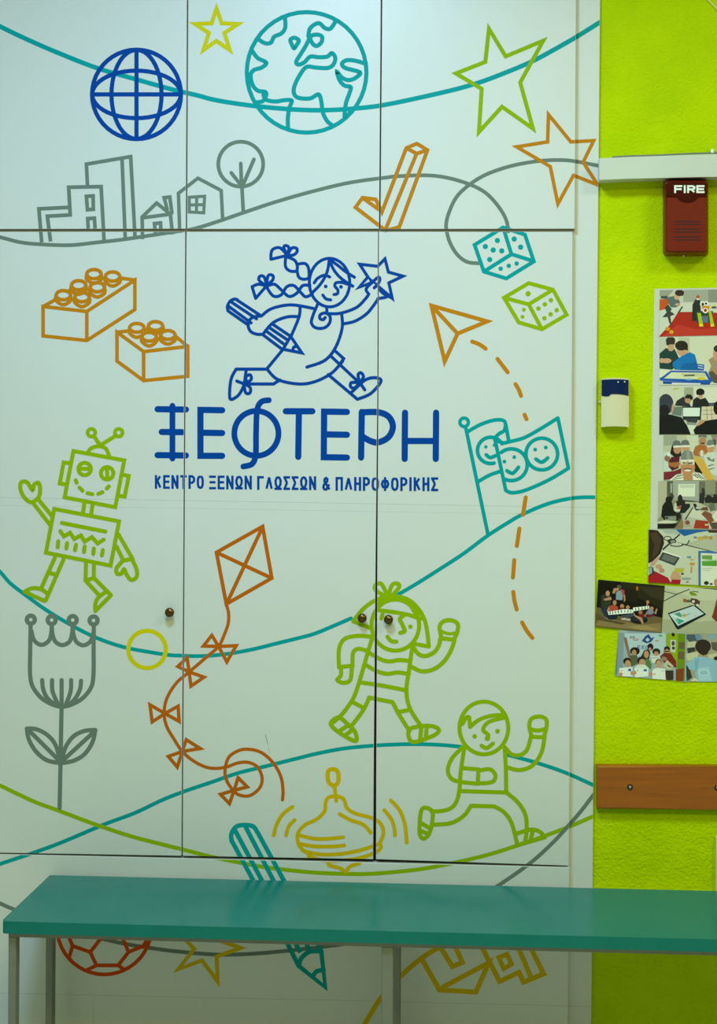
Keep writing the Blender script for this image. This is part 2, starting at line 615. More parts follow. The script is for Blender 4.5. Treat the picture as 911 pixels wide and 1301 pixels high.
D(('earth_drawing', 'teal globe with continents', 'teal', 5.4, 13.0e-5, A2, """
e 545 335 277 279
s 445,85 446,128 428,155 395,170 380,197 352,200 322,182
s 293,235 318,268 358,290 338,312 300,325 286,350 296,395 320,420 354,426 357,445 342,468 312,474
s 345,440 358,462 400,470 440,464 476,466 465,500 458,550 460,600
S 489,175 509,187 498,210 486,223 476,205 470,184
S 590,160 615,168 616,190 602,208 586,212 570,198 562,170
s 562,165 545,205 518,250 497,285 508,299 535,288 562,262 600,265 640,262 662,246 678,268 668,300 640,315 590,313 545,310 515,345 490,395 486,430 505,452 560,456 600,437 613,470 620,520 640,560 668,583
s 553,168 562,130 600,107 630,130 656,132 680,97
s 818,295 770,281 730,279 709,295 725,315 792,335 772,360 740,371 710,360 686,333 698,372 720,396 749,403 744,430 727,480 722,545 752,512"""))
D(('star_drawing', 'large lime star at the upper right', 'lime', 5.2, 13.0e-5, A4, """
L 159,95 214,186 338,134 262,272 304,424 202,352 126,435 135,293 50,242 147,204"""))
D(('star_drawing', 'orange star crossing onto the frame stile', 'orange', 4.6, 13.0e-5, A3, """
L 715,-12 791,81 869,77 833,150 882,227 800,195 747,292 721,165 607,98 712,81"""))
D(('tick_drawing', 'orange block shaped tick mark', 'orange', 4.9, 13.0e-5, A3, """
L 58,304 82,271 127,277 148,320 231,102 267,87 303,109 207,371 161,383
l 231,102 266,121 303,109
b 266,121 160,380
b 84,273 147,318"""))
D(('dice_drawing', 'teal dice', 'teal', 5.0, 13.0e-5, A8, """
L 277,118 415,34 520,69 563,198 430,280 322,247
b 415,34 455,163 322,247
b 455,163 563,197
d 387 97 13
d 329 126 13
d 367 143 13
d 408 147 13
d 350 189 13
d 468 90 13
d 499 129 13
d 403 233 11
d 442 219 11
d 480 208 11"""))
D(('dice_drawing', 'lime dice', 'lime', 5.0, 13.0e-5, A8, """
L 419,373 538,303 655,334 721,455 602,525 490,492
b 419,373 538,405 655,334
b 538,405 602,525
d 535 354 13
d 515 431 9.5
d 508 465 9.5
d 585 425 11
d 616 405 11
d 645 385 11
d 614 472 11
d 644 453 11
d 673 433 11"""))
D(('arrow_drawing', 'orange paper plane arrow', 'orange', 5.2, 13.0e-5, A8, """
L 69,411 338,487 195,546 133,680
b 69,411 195,546"""))
for ln in '''s 600,434 609,437.5 617,443
l 632,456 645,473
s 655,488 659,495 662,503
l 666.5,527 669,532.5
l 668,632 664.5,654
l 660,671.5 656.6,693.7
l 653.4,711.6 651.7,733.8
s 652.2,752 653.6,763 656.6,774.5
s 663.3,790.8 669.4,801.4 676.5,810.5'''.splitlines():
    D(('dash_drawing', 'orange dash of the dotted trail', 'orange', 5.2, 13.0e-5, PX, ln))

D(('toy_brick_drawing', 'large orange studded toy brick', 'orange', 4.6, 13.0e-5, A5, """
L 98,275 98,423 318,446 560,290 560,142 318,300
b 318,300 98,275
b 318,300 318,446
l 98,275 165,238
l 232,192 250,182
l 490,132 560,142
e 354 112 36 23
s 318,112 318,140 354,158 390,140 390,112
e 448 124 36 23
s 412,124 412,152 448,172 484,152 484,124
e 277 168 36 23
s 241,168 241,195 277,213 313,195 313,168
e 371 178 36 23
s 335,178 335,208 371,227 407,208 407,178
e 200 218 36 23
s 164,218 164,245 200,266 236,245 236,218
e 294 228 36 23
s 258,228 258,255 294,276 330,255 330,228"""))
D(('toy_brick_drawing', 'small orange studded toy brick', 'orange', 4.6, 13.0e-5, A5, """
L 470,404 470,550 604,648 826,626 826,476 604,502
b 604,502 604,648
b 470,404 604,502
b 604,502 826,476
l 470,404 532,398
l 765,425 826,476
e 570 382 36 22
s 534,382 534,410 570,430 606,410 606,382
e 664 373 36 22
s 628,373 628,396 664,412 700,392 700,373
e 632 427 36 22
s 596,427 596,452 632,474 668,452 668,427
e 726 418 36 22
s 690,418 690,445 726,464 762,445 762,418"""))
D(('girl_drawing', 'blue running girl with braids, pencil and star', 'blue', 4.0, 13.0e-5, A6, """
e 521 207 90 108
s 520,103 510,160 482,212 440,256
s 520,103 540,150 575,190 625,223
s 520,103 560,132 595,160 632,183
s 453,208 468,188 498,174 522,182
d 504 224 8.5
d 572 226 8.5
s 602,214 575,206 550,208 545,222 558,240 556,256 541,260
s 491,262 505,279 526,284
s 260,103 262,70 275,55 302,53 332,84
l 260,103 332,86
s 332,82 317,50 328,42 340,52 334,82
s 334,84 352,54 374,54 376,70 360,84 334,86
s 326,90 325,135 345,155 372,157
s 332,92 366,108 378,135 374,157
s 378,125 412,122 428,145 430,188
s 376,150 384,182 405,192 428,188
l 192,277 176,225
s 176,225 205,214 240,222
l 240,222 192,277
s 238,221 207,196 212,178 230,182 240,216
s 240,219 248,176 268,175 268,195 240,219
s 240,224 275,214 305,238 340,268 375,254 402,220 434,220
s 240,226 270,266 305,262 330,226 362,220 392,250 415,270 444,258
s 218,355 265,322 350,306 450,322
l 468,303 450,345
s 450,345 440,385 460,408 498,408 522,385 522,355 502,342 480,350 478,366 492,372 502,362
l 508,318 510,345
s 510,345 570,343 640,318 680,280 696,258
s 585,390 635,378 690,342 736,282
s 696,258 684,235 712,205 738,183 745,195 735,215 720,230
s 736,278 770,272 785,262
s 742,236 762,256 800,276
L 655,125 735,134 768,101 783,160 848,178 785,208 800,276 736,222 694,182 712,205 652,228 692,182
s 390,312 385,360 350,445
l 312,506 242,591
s 242,591 290,638 380,658 455,648 530,610 580,556
s 575,345 577,410 548,495 500,553 420,583
s 228,432 270,385 330,360 380,358
l 545,510 584,545 566,572
l 528,535 655,654
s 72,335 66,315 78,290 98,280 112,284
l 104,281 215,354
l 68,332 160,396
l 88,296 196,368
l 74,314 172,386
s 218,355 178,362 158,388 168,422 195,436 222,437
l 222,437 308,502
l 265,390 348,446 398,520 308,502
l 250,405 334,462
l 236,420 320,482
l 348,446 316,500
s 378,490 362,494 358,508
l 245,592 105,592
s 105,592 82,640 77,720 100,720 125,695 150,640
b 150,595 142,655
l 155,658 272,658 300,640
s 142,655 150,625 168,618 172,638 146,656
s 144,657 168,675 166,698 148,697 140,662
l 108,645 142,658
l 515,616 645,726
s 645,726 705,700 750,646 725,630 680,640 635,680 620,694
s 655,652 648,618 660,608 672,625 658,652
s 652,652 618,652 615,670 632,676 654,655
l 658,655 678,684"""))
D(('lettering', 'large blue Greek lettering', 'blue', 8.0, 13.0e-5, A7, """
l 46,68 128,69
l 58,134 117,134.5
l 46,201 128,202
*7.4l 89,58 89,211
l 233,71 170,70 170,203 233,203
l 172,136 233,137
*7.4e 332 138 64 65
*7.4s 368,42 346,47 334,72 331,138 330,198 320,226 294,234
l 417,74 494,74
l 455,74 453,206
l 594,76 528,75 527,207 594,208
l 530,141 594,142
l 635,208 637,76
s 637,77 685,77 715,90 727,118 715,148 685,164 662,160 640,148
l 762,78 761,212
l 852,78 851,212
l 764,160 850,160"""))
D(('robot_drawing', 'lime waving robot', 'lime', 5.1, 13.0e-5, B1, """
*4.8e 529 90 22 22
*4.8e 687 90 22 22
b 545,112 577,160
b 666,110 582,162
s 508,208 525,182 570,168 612,182 632,226
L 425,196 719,250 667,521 374,464
l 408,267 368,262 346,384 385,391
l 710,333 745,340 722,460 686,455
e 490 300 36 36
e 620 325 36 36
b 458,298 520,300
b 618,292 622,358
l 438,365 444,380
l 460,408 478,426
l 506,440 535,446
l 568,444 593,434
l 618,413 630,400
b 489,488 480,560
b 537,498 527,568
L 314,531 689,603 640,859 266,784
l 358,612 610,662
l 349,660 370,690 405,669 430,705 468,684 490,720 532,694 565,731 600,709
l 337,718 334,752
l 388,729 384,760
l 440,738 434,770
l 490,748 486,780
l 543,760 540,792
l 595,769 590,800
b 305,578 216,468
b 293,628 188,492
S 181,492 141,465 119,420 120,383 136,372 160,380 188,422 198,390 222,380 232,410 224,462
b 682,672 772,828
b 671,742 712,825
l 706,832 762,820
s 765,825 790,880 790,925 760,942 735,915 718,880 702,905 678,905 674,875 706,836
b 320,808 236,995
b 370,818 262,1066
b 282,900 326,912
l 142,1010 258,1064
s 142,1010 185,990 235,995 275,1020
b 498,838 495,945 575,1032
b 543,845 543,930 642,1030
b 497,945 545,930
l 642,1030 552,1122
s 552,1122 552,1080 568,1045 610,1012"""))
D(('tulip_drawing', 'grey tulip with two leaves', 'gray', 5.4, 13.0e-5, B2, """
*5.6e 155 108 20 20
*5.6e 260 110 20 20
*5.6e 366 110 20 20
*5.6e 471 112 20 20
s 154,130 152,260 152,390 170,455 225,515 312,546 400,515 455,455 470,390 471,260 472,135
s 158,165 172,212 208,235 245,215 258,175 260,130
s 260,130 264,180 280,220 315,236 350,218 363,175 366,130
s 366,130 369,178 385,220 420,237 455,218 468,180
s 212,412 218,460 240,505 285,540
s 262,412 265,470 295,540
l 310,412 310,545
s 358,412 355,470 330,540
s 408,415 402,460 375,510 340,540
b 310,545 305,800 300,1055
d 300 1055 11
s 135,656 185,660 240,690 280,740 303,820
s 135,656 145,710 180,770 235,815 305,830
l 150,670 296,815
s 480,663 425,668 370,695 330,750 310,820
s 480,663 465,725 425,785 370,818 308,830
l 468,677 318,815"""))
D(('ring_drawing', 'yellow ring', 'yellow', 5.4, 13.0e-5, B2, """
e 740 258 94 94"""))
D(('kite_drawing', 'orange kite with bows on its tail', 'rust', 4.8, 13.0e-5, B3, """
L 700,86 753,385 490,535 433,236
b 702,84 490,537
b 432,236 755,386
*4.2s 490,535 503,590 500,650 475,720 445,780 380,838 275,928 200,993 145,1083 130,1168 145,1243 185,1313 235,1388 300,1443 370,1478 430,1486 490,1478 560,1454 620,1452 672,1480 697,1542 682,1600 625,1644 565,1640 530,1613 495,1563 482,1505 500,1428 550,1388 610,1375 690,1393 760,1453 805,1533 818,1613 815,1668
*4.4L 445,780 406,716 357,778
*4.4L 445,780 547,776 493,870
*4.4L 275,928 263,845 209,896
*4.4L 275,928 361,958 285,1010
*4.4L 135,1168 48,1118 61,1217
*4.4L 135,1168 211,1126 217,1214
*4.4L 235,1388 258,1320 339,1371
*4.4L 235,1388 154,1417 206,1478
*4.4L 535,1613 558,1540 611,1593
*4.4L 535,1613 456,1636 508,1690"""))
D(('flag_drawing', 'teal flag with three smiling faces', 'teal', 4.8, 13.0e-5, B7, """
*4.5e 121 108 22 22
b 128,130 245,692
s 140,156 200,122 265,99 315,96 334,112 328,150 300,168 277,192
s 278,195 320,214 360,207 430,188 510,145 605,86
b 605,84 660,346
s 660,345 560,405 440,458 370,472 336,460
l 336,460 280,195
b 335,115 351,203
s 192,415 250,382 306,362
a 258 253 68 68 75 330
e 522 272 82 82
a 365 327 82 82 -130 115
d 233 235 9
d 276 226 8
s 235,276 256,290 284,280
d 329 311 10
d 380 288 10
s 342,358 372,371 402,340
d 488 249 10
d 543 238 10
s 492,298 522,314 553,292"""))
D(('child_drawing', 'lime girl in a striped jumper running', 'lime', 5.3, 13.0e-5, B5, """
s 222,315 285,240 365,188 450,172 535,188 600,245 642,330 660,462
l 222,316 330,358
l 660,462 575,446
e 466 338 138 148
s 368,252 450,262 540,278 612,302
*7s 375,215 450,180 540,205 592,280
s 402,168 352,135 352,105 385,100 418,160
s 428,160 448,105 478,98 488,118 450,165
*6l 400,178 465,176
l 385,300 392,275
d 432 330 13
d 553 347 13
s 494,383 520,372 505,332 492,302 515,282
s 420,405 442,430 472,434
s 330,405 245,400 170,420 140,480 140,582
s 310,490 255,475 222,498 218,578
b 132,582 228,572
s 152,590 150,630 130,655 165,672 205,655 215,580
s 330,420 300,520 250,690 215,775 150,862 95,908
s 565,460 545,600 530,720 550,820 612,918
s 318,500 380,535 430,548 490,540 552,546
s 298,570 360,605 420,620 480,612 545,622
s 270,670 400,690 530,716
l 313,757 450,784
s 315,757 280,830 212,922
s 450,784 490,860 548,950
b 212,780 278,815
b 480,842 548,828
S 92,908 135,955 220,1005 242,1000 232,955 195,915 138,872
l 150,945 190,920
l 183,970 222,940
S 545,945 620,922 690,925 718,948 680,980 565,1014
l 617,925 610,998
l 648,928 642,990
s 572,468 600,505 640,517 690,495 718,455 726,415
s 560,580 620,605 690,592 750,545 790,480 808,425
b 718,412 818,424
s 735,418 722,350 745,316 790,310 826,330 825,375 806,420
*4s 738,376 778,388 820,382"""))
D(('child_drawing', 'lime boy running with raised fist', 'lime', 5.2, 13.0e-5, B6, """
e 382 200 113 122
s 282,182 300,152 314,150
l 314,150 318,196
s 318,196 355,165 405,146 476,138
s 478,152 405,172 378,208 402,232 398,250
d 398 248 13
d 339 239 11
d 445 215 11
s 371,282 395,293 424,272
s 292,288 275,400 268,490 250,550 210,580 140,587
s 478,288 484,400 485,500
l 270,492 490,499
s 285,288 235,340 215,395 232,435 272,450
l 288,386 360,392
b 270,450 360,459
b 357,388 353,464
s 358,398 408,391 434,415 428,445 395,455 357,455
s 478,288 510,322 550,325 582,300 600,240
s 490,382 545,395 605,375 648,315 663,240
b 592,240 672,244
s 603,238 592,190 603,157 640,147 670,160 672,195 660,240
s 598,205 630,212 668,205
s 322,560 290,605 230,640 140,648
l 322,560 430,563
s 430,563 475,590 510,640 537,740
s 488,500 540,545 575,605 580,675
S 95,576 142,585 140,650 125,695 100,712 84,680
l 95,642 128,662
l 90,676 118,688
s 535,688 600,670 640,680 664,705
l 664,706 537,742
l 580,680 573,726
l 607,682 598,718"""))
D(('spinning_top_drawing', 'yellow spinning top with motion lines', 'ochre', 4.9, 13.0e-5, B8, """
*5.6S 403,75 430,90 432,145 408,165 380,145 376,90
l 412,170 422,250
s 422,222 378,232 362,265 358,305 315,350 250,382 212,425 210,475 235,518 280,545
s 422,222 462,240 482,290 530,320 620,345 668,378 682,430 660,485
s 660,485 668,505 640,532 560,562 450,579 360,580 270,555
s 222,440 300,458 380,458 460,450
s 215,485 300,500 400,501 465,495
s 240,525 340,545 460,540 560,520 650,490
s 440,322 500,355 570,380 612,425
s 380,592 385,605 440,620 473,642
s 473,642 500,610 550,594
s 180,283 130,320 95,375 77,440
s 192,355 160,390 145,440
s 722,247 770,300 800,380 810,480
s 686,300 725,350 742,400 745,440"""))
D(('pencil_drawing', 'teal pencil passing behind the bench', 'teal', 5.9, 13.0e-5, C2, """
s 358,185 357,150 380,115 420,107 462,114 482,142
b 358,182 622,668 680,785 810,890 790,715 768,665 482,140
b 372,128 690,722
b 425,115 738,718
s 682,785 695,748 735,718 790,716
s 752,832 770,812 802,806"""))
D(('ball_drawing', 'orange football below the bench', 'brick', 4.8, 13.0e-5, C1, """
e 503 600 228 228
L 490,650 435,720 465,784 570,784 620,720 588,645
b 350,690 435,720
b 350,690 325,630
b 350,690 333,748
b 465,784 412,810
b 570,784 602,806
b 620,720 692,690 720,640"""))
D(('star_drawing', 'yellow star below the bench', 'ochre', 5.2, 13.0e-5, C2, """
L 125,650 178,705 100,803 215,760 290,862 285,742 402,700 270,655 250,560 190,630"""))
D(('puzzle_drawing', 'yellow train engine outline below the bench', 'ochre', 6.4, 13.0e-5, C3, """
s 85,700 120,640 165,570 240,487 320,418 385,378 420,362
l 320,418 390,540 530,548 580,435 405,528
l 395,378 440,450 478,434 448,366
l 552,372 622,507 697,472 714,510 792,478 738,370
b 692,372 742,490
*6L 618,415 650,402 668,440 638,458"""))
D(('scratch_mark', 'thin dark scratch on the middle lower door', 'dark', 0.5, 1.5e-5, PX, """
l 337,933 340.5,946
*0.3l 341,950 343,958"""))
SEAMS = [('film_seam', 'faint horizontal seam in the printed film', 'seam', 0.6, 1.0e-5, PX, """
b -8,632 200,635.4 560,641.5 760,645
*0.4b -8,642 200,645 560,651.5 760,653.5"""),
         ('film_seam', 'faint horizontal seam near the bottom', 'seam', 0.7, 1.0e-5, PX, """
b -18,1261.5 0,1261.8 240,1267 430,1271 720,1278 751,1279
b 119,1266 118.5,1366"""),
         ]
for s in SEAMS:
    D(s)

# the smaller Greek subtitle, letter by letter from strokes on a 1 x 1 cell
GLY = {
    'Κ': ['0,0 0,1', '.95,0 .1,.52', '.32,.4 1,1'], 'Ε': ['1,0 0,0 0,1 1,1', '0,.48 .9,.48'], 'Ν': ['0,0 0,1', '1,0 1,1', '.02,.0 .98,1'],
    'Τ': ['0,0 1,0', '.5,0 .5,1'], 'Ρ': ['0,1 0,0 .6,0 1,.14 1,.42 .6,.56 0,.56'],
    'Ο': ['.5,0 .15,.08 0,.3 0,.7 .15,.92 .5,1 .85,.92 1,.7 1,.3 .85,.08 .5,0'],
    'Ξ': ['0,0 1,0', '.1,.48 .9,.48', '0,1 1,1'], 'Γ': ['0,1 0,0 1,0'], 'Λ': ['0,1 .5,0', '.5,0 1,1'],
    'Ω': ['0,1 .35,1 .3,.85 .04,.6 0,.3 .2,.06 .5,0 .8,.06 1,.3 .96,.6 .7,.85 .65,1 1,1'],
    'Σ': ['1,0 0,0', '0,0 .55,.49', '.55,.47 0,1', '0,1 1,1'], '&': ['1,1 .2,.32 .22,.1 .45,0 .66,.1 .64,.3 .1,.6 .02,.82 .2,1 .5,1 .95,.55'],
    'Π': ['0,1 0,0 1,0 1,1'], 'Η': ['0,0 0,1', '1,0 1,1', '0,.48 1,.48'], 'Ι': ['.5,0 .5,1'],
    'Φ': ['.5,0 .5,1', '.5,.18 .15,.25 0,.5 .15,.75 .5,.82 .85,.75 1,.5 .85,.25 .5,.18'],
    'F': ['1,0 0,0 0,1', '0,.5 .9,.5'], 'I': ['.5,0 .5,1'], 'R': ['0,1 0,0 .7,0 1,.14 1,.4 .7,.54 0,.54', '.5,.54 1,1'], 'E': ['1,0 0,0 0,1 1,1', '0,.5 .92,.5'],
}


def letters(word, x0, x1, ytop, ybot, w, slope=0.0, gap=0.34):
    """Stroke polygons for a word set between x0 and x1 (outer extents)."""
    adv = {'Ι': 0.12, 'I': 0.12, 'Ω': 1.1, 'Ο': 1.05, 'Φ': 1.25, '&': 1.1, 'Λ': 1.1, 'Ν': 1.05, 'Π': 1.02}
    tot = sum(adv.get(c, 0.95) for c in word)
    u = (x1 - x0 - w * len(word)) / (tot + gap * (len(word) - 1))
    x = x0 + w / 2
    out = []
    for c in word:
        cw = adv.get(c, 0.95) * u
        for st in GLY[c]:
            pts = []
            for t in st.split():
                a, b = t.split(',')
                px = x + float(a) * cw
                pts.append((px, ytop + w / 2 + float(b) * (ybot - ytop - w) + slope * (px - x0)))
            polys = []
            stroke(polys, pts, w, cap=False, limit=0.6)
            # square the ends
            out.append(polys)
            for e, f in ((pts[0], pts[1]), (pts[-1], pts[-2])):
                d = math.hypot(e[0] - f[0], e[1] - f[1])
                if min(abs(e[0] - f[0]), abs(e[1] - f[1])) > 0.2 * d:
                    continue
                ux, uy = (e[0] - f[0]) / d, (e[1] - f[1]) / d
                polys.append([(e[0] - uy * w / 2, e[1] + ux * w / 2), (e[0] + ux * w / 2 - uy * w / 2, e[1] + uy * w / 2 + ux * w / 2),
                              (e[0] + ux * w / 2 + uy * w / 2, e[1] + uy * w / 2 - ux * w / 2), (e[0] + uy * w / 2, e[1] - ux * w / 2)])
        x += cw + w + gap * u
    return out


sub = []
for wd_, a, b, yt in (('ΚΕΝΤΡΟ', 38, 180, 258.5), ('ΞΕΝΩΝ', 195, 319, 260), ('ΓΛΩΣΣΩΝ', 334, 505, 261.5), ('&', 522, 547, 263.5), ('ΠΛΗΡΟΦΟΡΙΚΗΣ', 561, 858, 264)):
    k = 2.2775
    sub += letters(wd_, 180 + a / k, 180 + b / k, 490 + yt / k, 490 + (yt + 40) / k, 3.0, 0.004)


def clip_convex(poly, region):
    """Sutherland-Hodgman: poly against a convex pixel region given clockwise on the page."""
    out = poly
    n = len(region)
    for i in range(n):
        ax, ay = region[i]
        bx, by = region[(i + 1) % n]
        if abs(ax - bx) + abs(ay - by) < 1e-9:
            continue
        inp, out = out, []
        if not inp:
            break
        side = [(bx - ax) * (p[1] - ay) - (by - ay) * (p[0] - ax) for p in inp]
        for j in range(len(inp)):
            p, q = inp[j - 1], inp[j]
            sp, sq = side[j - 1], side[j]
            if sq >= 0:
                if sp < 0:
                    t = sp / (sp - sq)
                    out.append((p[0] + (q[0] - p[0]) * t, p[1] + (q[1] - p[1]) * t))
                out.append(q)
            elif sp >= 0:
                t = sp / (sp - sq)
                out.append((p[0] + (q[0] - p[0]) * t, p[1] + (q[1] - p[1]) * t))
    return out


def flat_mesh(groups, yf, base, step, bands=(None,)):
    bm = bmesh.new()
    for k, polys in enumerate(groups):
        for n_, p in enumerate(polys):
            y = yf - base - step * k - n_ * step * 0.9 / len(polys)
            for region in bands:
                q = clip_convex(p, region) if region else p
                if len(q) < 3:
                    continue
                a = sum(q[i - 1][0] * q[i][1] - q[i][0] * q[i - 1][1] for i in range(len(q)))
                if abs(a) < 1e-4:
                    continue
                vs = [bm.verts.new(at(x, yy, y)) for x, yy in q]
                try:
                    f = bm.faces.new(vs)
                except ValueError:
                    continue
                f.normal_update()
                if f.normal.y > 0:
                    f.normal_flip()
    return bm


def place(name, label, colour, groups, layer):
    xs = [p[0] for g in groups for q in g for p in q]
    ys = [p[1] for g in groups for q in g for p in q]
    bb = (min(xs), min(ys), max(xs), max(ys))
    for o, bands, yf in PANELS:
        px = [p[0] for q in bands for p in q]
        py = [p[1] for q in bands for p in q]
        if bb[2] < min(px) or bb[0] > max(px) or bb[3] < min(py) or bb[1] > max(py):
            continue
        bm = flat_mesh(groups, yf, layer, 1e-5, bands)
        if len(bm.faces):
            obj(name, bm, colour, o, label=label, smooth='keep')
        else:
            bm.free()


for name, label, colour, width, layer, crop, spec in exec_draw:
    place(name, label, colour, items(spec, crop, width), layer)
place('lettering', 'small blue Greek subtitle lettering', 'blue', sub, 13e-5)

# ------------------------------------------------------------------ bench
BB, BF = -0.012, -0.335                              # back and front of the seat
zt = at(430, 1120, BB).z                             # seat height
x0 = (at(65, 1107.5, BB).x + at(4, 1168, BF).x) / 2 - 0.004
bench = empty('bench', (x0 + 0.85, -0.17, 0), 'long teal bench seat on grey steel legs in front of the cupboard', 'bench')
x1 = x0 + 1.80
bm = bmesh.new()
R_ = 0.011
out = [(x1, BB), (x0, BB)]
for k in range(7):
    a = math.pi + k * math.pi / 12
    out.append((x0 + R_ + R_ * math.cos(a), BF + R_ + R_ * math.sin(a)))
for k in range(7):
    a = 1.5 * math.pi + k * math.pi / 12
    out.append((x1 - R_ + R_ * math.cos(a), BF + R_ + R_ * math.sin(a)))
T = 0.026
tv = [bm.verts.new((x, y, zt)) for x, y in out]
bv = [bm.verts.new((x, y, zt - T)) for x, y in out]
tf = bm.faces.new(tv)
bm.faces.new(list(reversed(bv)))
for i in range(len(out)):
    j = (i + 1) % len(out)
    bm.faces.new((tv[i], bv[i], bv[j], tv[j]))
bmesh.ops.bevel(bm, geom=list(tf.edges), offset=0.0035, segments=3, profile=0.5, affect='EDGES')
seat = obj('seat', bm, 'bench', bench)
zu = zt - T
RH = 0.011


def xat(px, Y, py=1210):
    return at(px, py, Y).x


YFL = BF + 0.012
legs = [(xat(10.5, YFL), xat(20, YFL), YFL), (xat(485, YFL), xat(499.5, YFL), YFL)]
pitch = legs[1][0] - legs[0][0]
legs.append((x1 - 0.05, x1 - 0.03, YFL))
YBL = -0.075
legs += [(xat(58, YBL), xat(66.5, YBL), YBL), (xat(497, YBL), xat(508.5, YBL), YBL), (x1 - 0.05, x1 - 0.03, YBL)]
bm = bmesh.new()
add_box(bm, legs[0][0], x1 - 0.03, YFL, YFL + 0.02, zu - RH, zu)
add_box(bm, legs[0][0], x1 - 0.03, YBL, YBL + 0.02, zu - RH, zu)
for q in (0, 1, 2):
    add_box(bm, legs[q][0], legs[q][1], YFL + 0.02, YBL, zu - RH, zu)
obj('rail_frame', bm, 'steel', bench, label='slim grey steel frame under the seat')
for a, b, y in legs:
    l = obj('leg', box(a, b, y, y + 0.026, 0.012, zu - RH, 0.0015, 1), 'steel', bench)
    obj('leg_cap', box(a - .001, b + .001, y - .001, y + .027, 0.0, 0.0122), 'rubber', l)

# ------------------------------------------------------------------ wall trim, cables, rail
xr = at(911, 211, WALL_Y).x
TD = 0.052
yf = WALL_Y - TD
bm = bmesh.new()
pts = [(761.2, 201), (800, 199.3), (850, 197.6), (911, 195.6), (1150, 188), (1150, 218), (911, 224.5), (850, 225.8), (800, 227), (761.2, 229)]
obj('wall_duct', prism(pts, yf, WALL_Y, 0.002), 'trim', label='white painted boxed cable duct running right above the red alarm', cat='duct')
bm = bmesh.new()  # thin grey tube following the upper edge of the duct
cp = [at(x, y, WALL_Y - 0.006) for x, y in spline([(778, 199.6), (800, 198.2), (835, 197.2), (870, 195.4), (905, 194.2), (960, 192), (1100, 188)])]
obj('cable', tube(bm, cp, 0.0018), 'greytube', label='thin grey tube along the top of the white duct', cat='cable')
bm = box(-.0035, .0035, -0.010, 0, -.003, .006, 0.001)
c = at(904.5, 193.5, WALL_Y)
for v in bm.verts:
    v.co += c
obj('cable_clip', bm, 'letter', label='tiny white clip on top of the white duct', cat='clip')
bm = bmesh.new()
cp = [at(x, y, WALL_Y - 0.003) for x, y in spline([(870, -14), (890, -7), (901, 1), (907, 7), (912, 13), (919, 28), (921, 60), (921, 150), (921, 194)])]
obj('cable', tube(bm, cp, 0.0022), 'cable', label='thin cream cable curving across the wall at the top right', cat='cable')

rail = empty('wall_rail', at(850, 1000, WALL_Y), 'varnished brown wooden rail screwed to the green wall above the bench', 'wall rail')
bm = prism([(758, 973), (911, 973.8), (1250, 976), (1250, 1031), (911, 1028.8), (758, 1027.6)], WALL_Y - 0.022, WALL_Y, 0.0035)
obj('board', bm, 'wood', rail)
for px, py in ((800.6, 1000.2), (911.5, 1000.8), (1110, 1002)):
    bm = bmesh.new()
    c = at(px, py, WALL_Y - 0.0222)
    lathe(bm, [(0, .0070), (.0008, .0068), (.0009, .0042)], c, 18)
    s = obj('screw_hole', bm, 'dark', rail, label='dark countersunk ring')
    bm = bmesh.new()
    lathe(bm, [(0.0008, .0034), (.0016, .0031), (.002, .0018)], c, 16)
    obj('screw', bm, 'screw', s, label='zinc screw head', smooth=True)

# narrow dark doorway edge at the far right
bm = prism([(909.6, 1064), (912, 1064), (912, 1190), (909.2, 1190)], WALL_Y - 0.012, WALL_Y, 0.0005)
obj('trim_1', bm, 'cable', kind='structure')
bm = prism([(911.0, 1066), (930, 1066), (929, 1190), (910.4, 1190)], WALL_Y - 0.008, WALL_Y)
obj('trim_2', bm, 'rubber', kind='structure')

# ------------------------------------------------------------------ fire alarm sounder
fa = empty('fire_alarm', at(870, 280, WALL_Y), 'red fire alarm sounder on the green wall under the white duct', 'alarm')
A9 = (840, 220, 10.845)


def a9(x, y):
    return (840 + x / 10.845, 220 + y / 10.845)


FY = WALL_Y - 0.058
bm = bmesh.new()


def rrect(xa, ya, xb, yb, r, n=5):
    o = []
    for cx, cy, s in ((xb - r, ya + r, -90), (xb - r, yb - r, 0), (xa + r, yb - r, 90), (xa + r, ya + r, 180)):
        for k in range(n + 1):
            a = math.radians(s + 90 * k / n)
            o.append((cx + r * math.cos(a), cy + r * math.sin(a)))
    return o


rings = []
for (xa, ya, xb, yb, r, y) in ((24, 90, 652, 1146, 60, WALL_Y), (26, 92, 650, 1140, 60, WALL_Y - 0.012), (44, 102, 644, 1116, 52, WALL_Y - 0.040),
                               (62, 112, 636, 1092, 46, FY + 0.005), (84, 130, 620, 1070, 40, FY)):
    rings.append([bm.verts.new(at(*a9(*p), y)) for p in rrect(xa, ya, xb, yb, r)])
for a, b in zip(rings, rings[1:]):
    for i in range(len(a)):
        j = (i + 1) % len(a)
        bm.faces.new((a[i], a[j], b[j], b[i]))
bm.faces.new(rings[0])
bm.faces.new(rings[-1])
house = obj('housing', bm, 'red', fa)
# lens with the half-round bulge below it
poly = rrect(66, 118, 634, 200, 40)[:6] + [(634, 322), (500, 322)]
poly += [(365 + 140 * math.cos(math.radians(t)), 316 + 82 * math.sin(math.radians(t))) for t in range(0, 181, 15)]
poly += [(70, 322)] + rrect(66, 118, 634, 200, 40)[-6:]
lens = obj('lens', prism([a9(*p) for p in poly], FY - 0.0035, FY + 0.004, 0.001), 'redlens', fa, label='dark red lens across the top')
fire = letters('FIRE', 840 + 180 / 10.845, 840 + 598 / 10.845, 220 + 166 / 10.845, 220 + 274 / 10.845, 2.4, 0.0, 0.16)
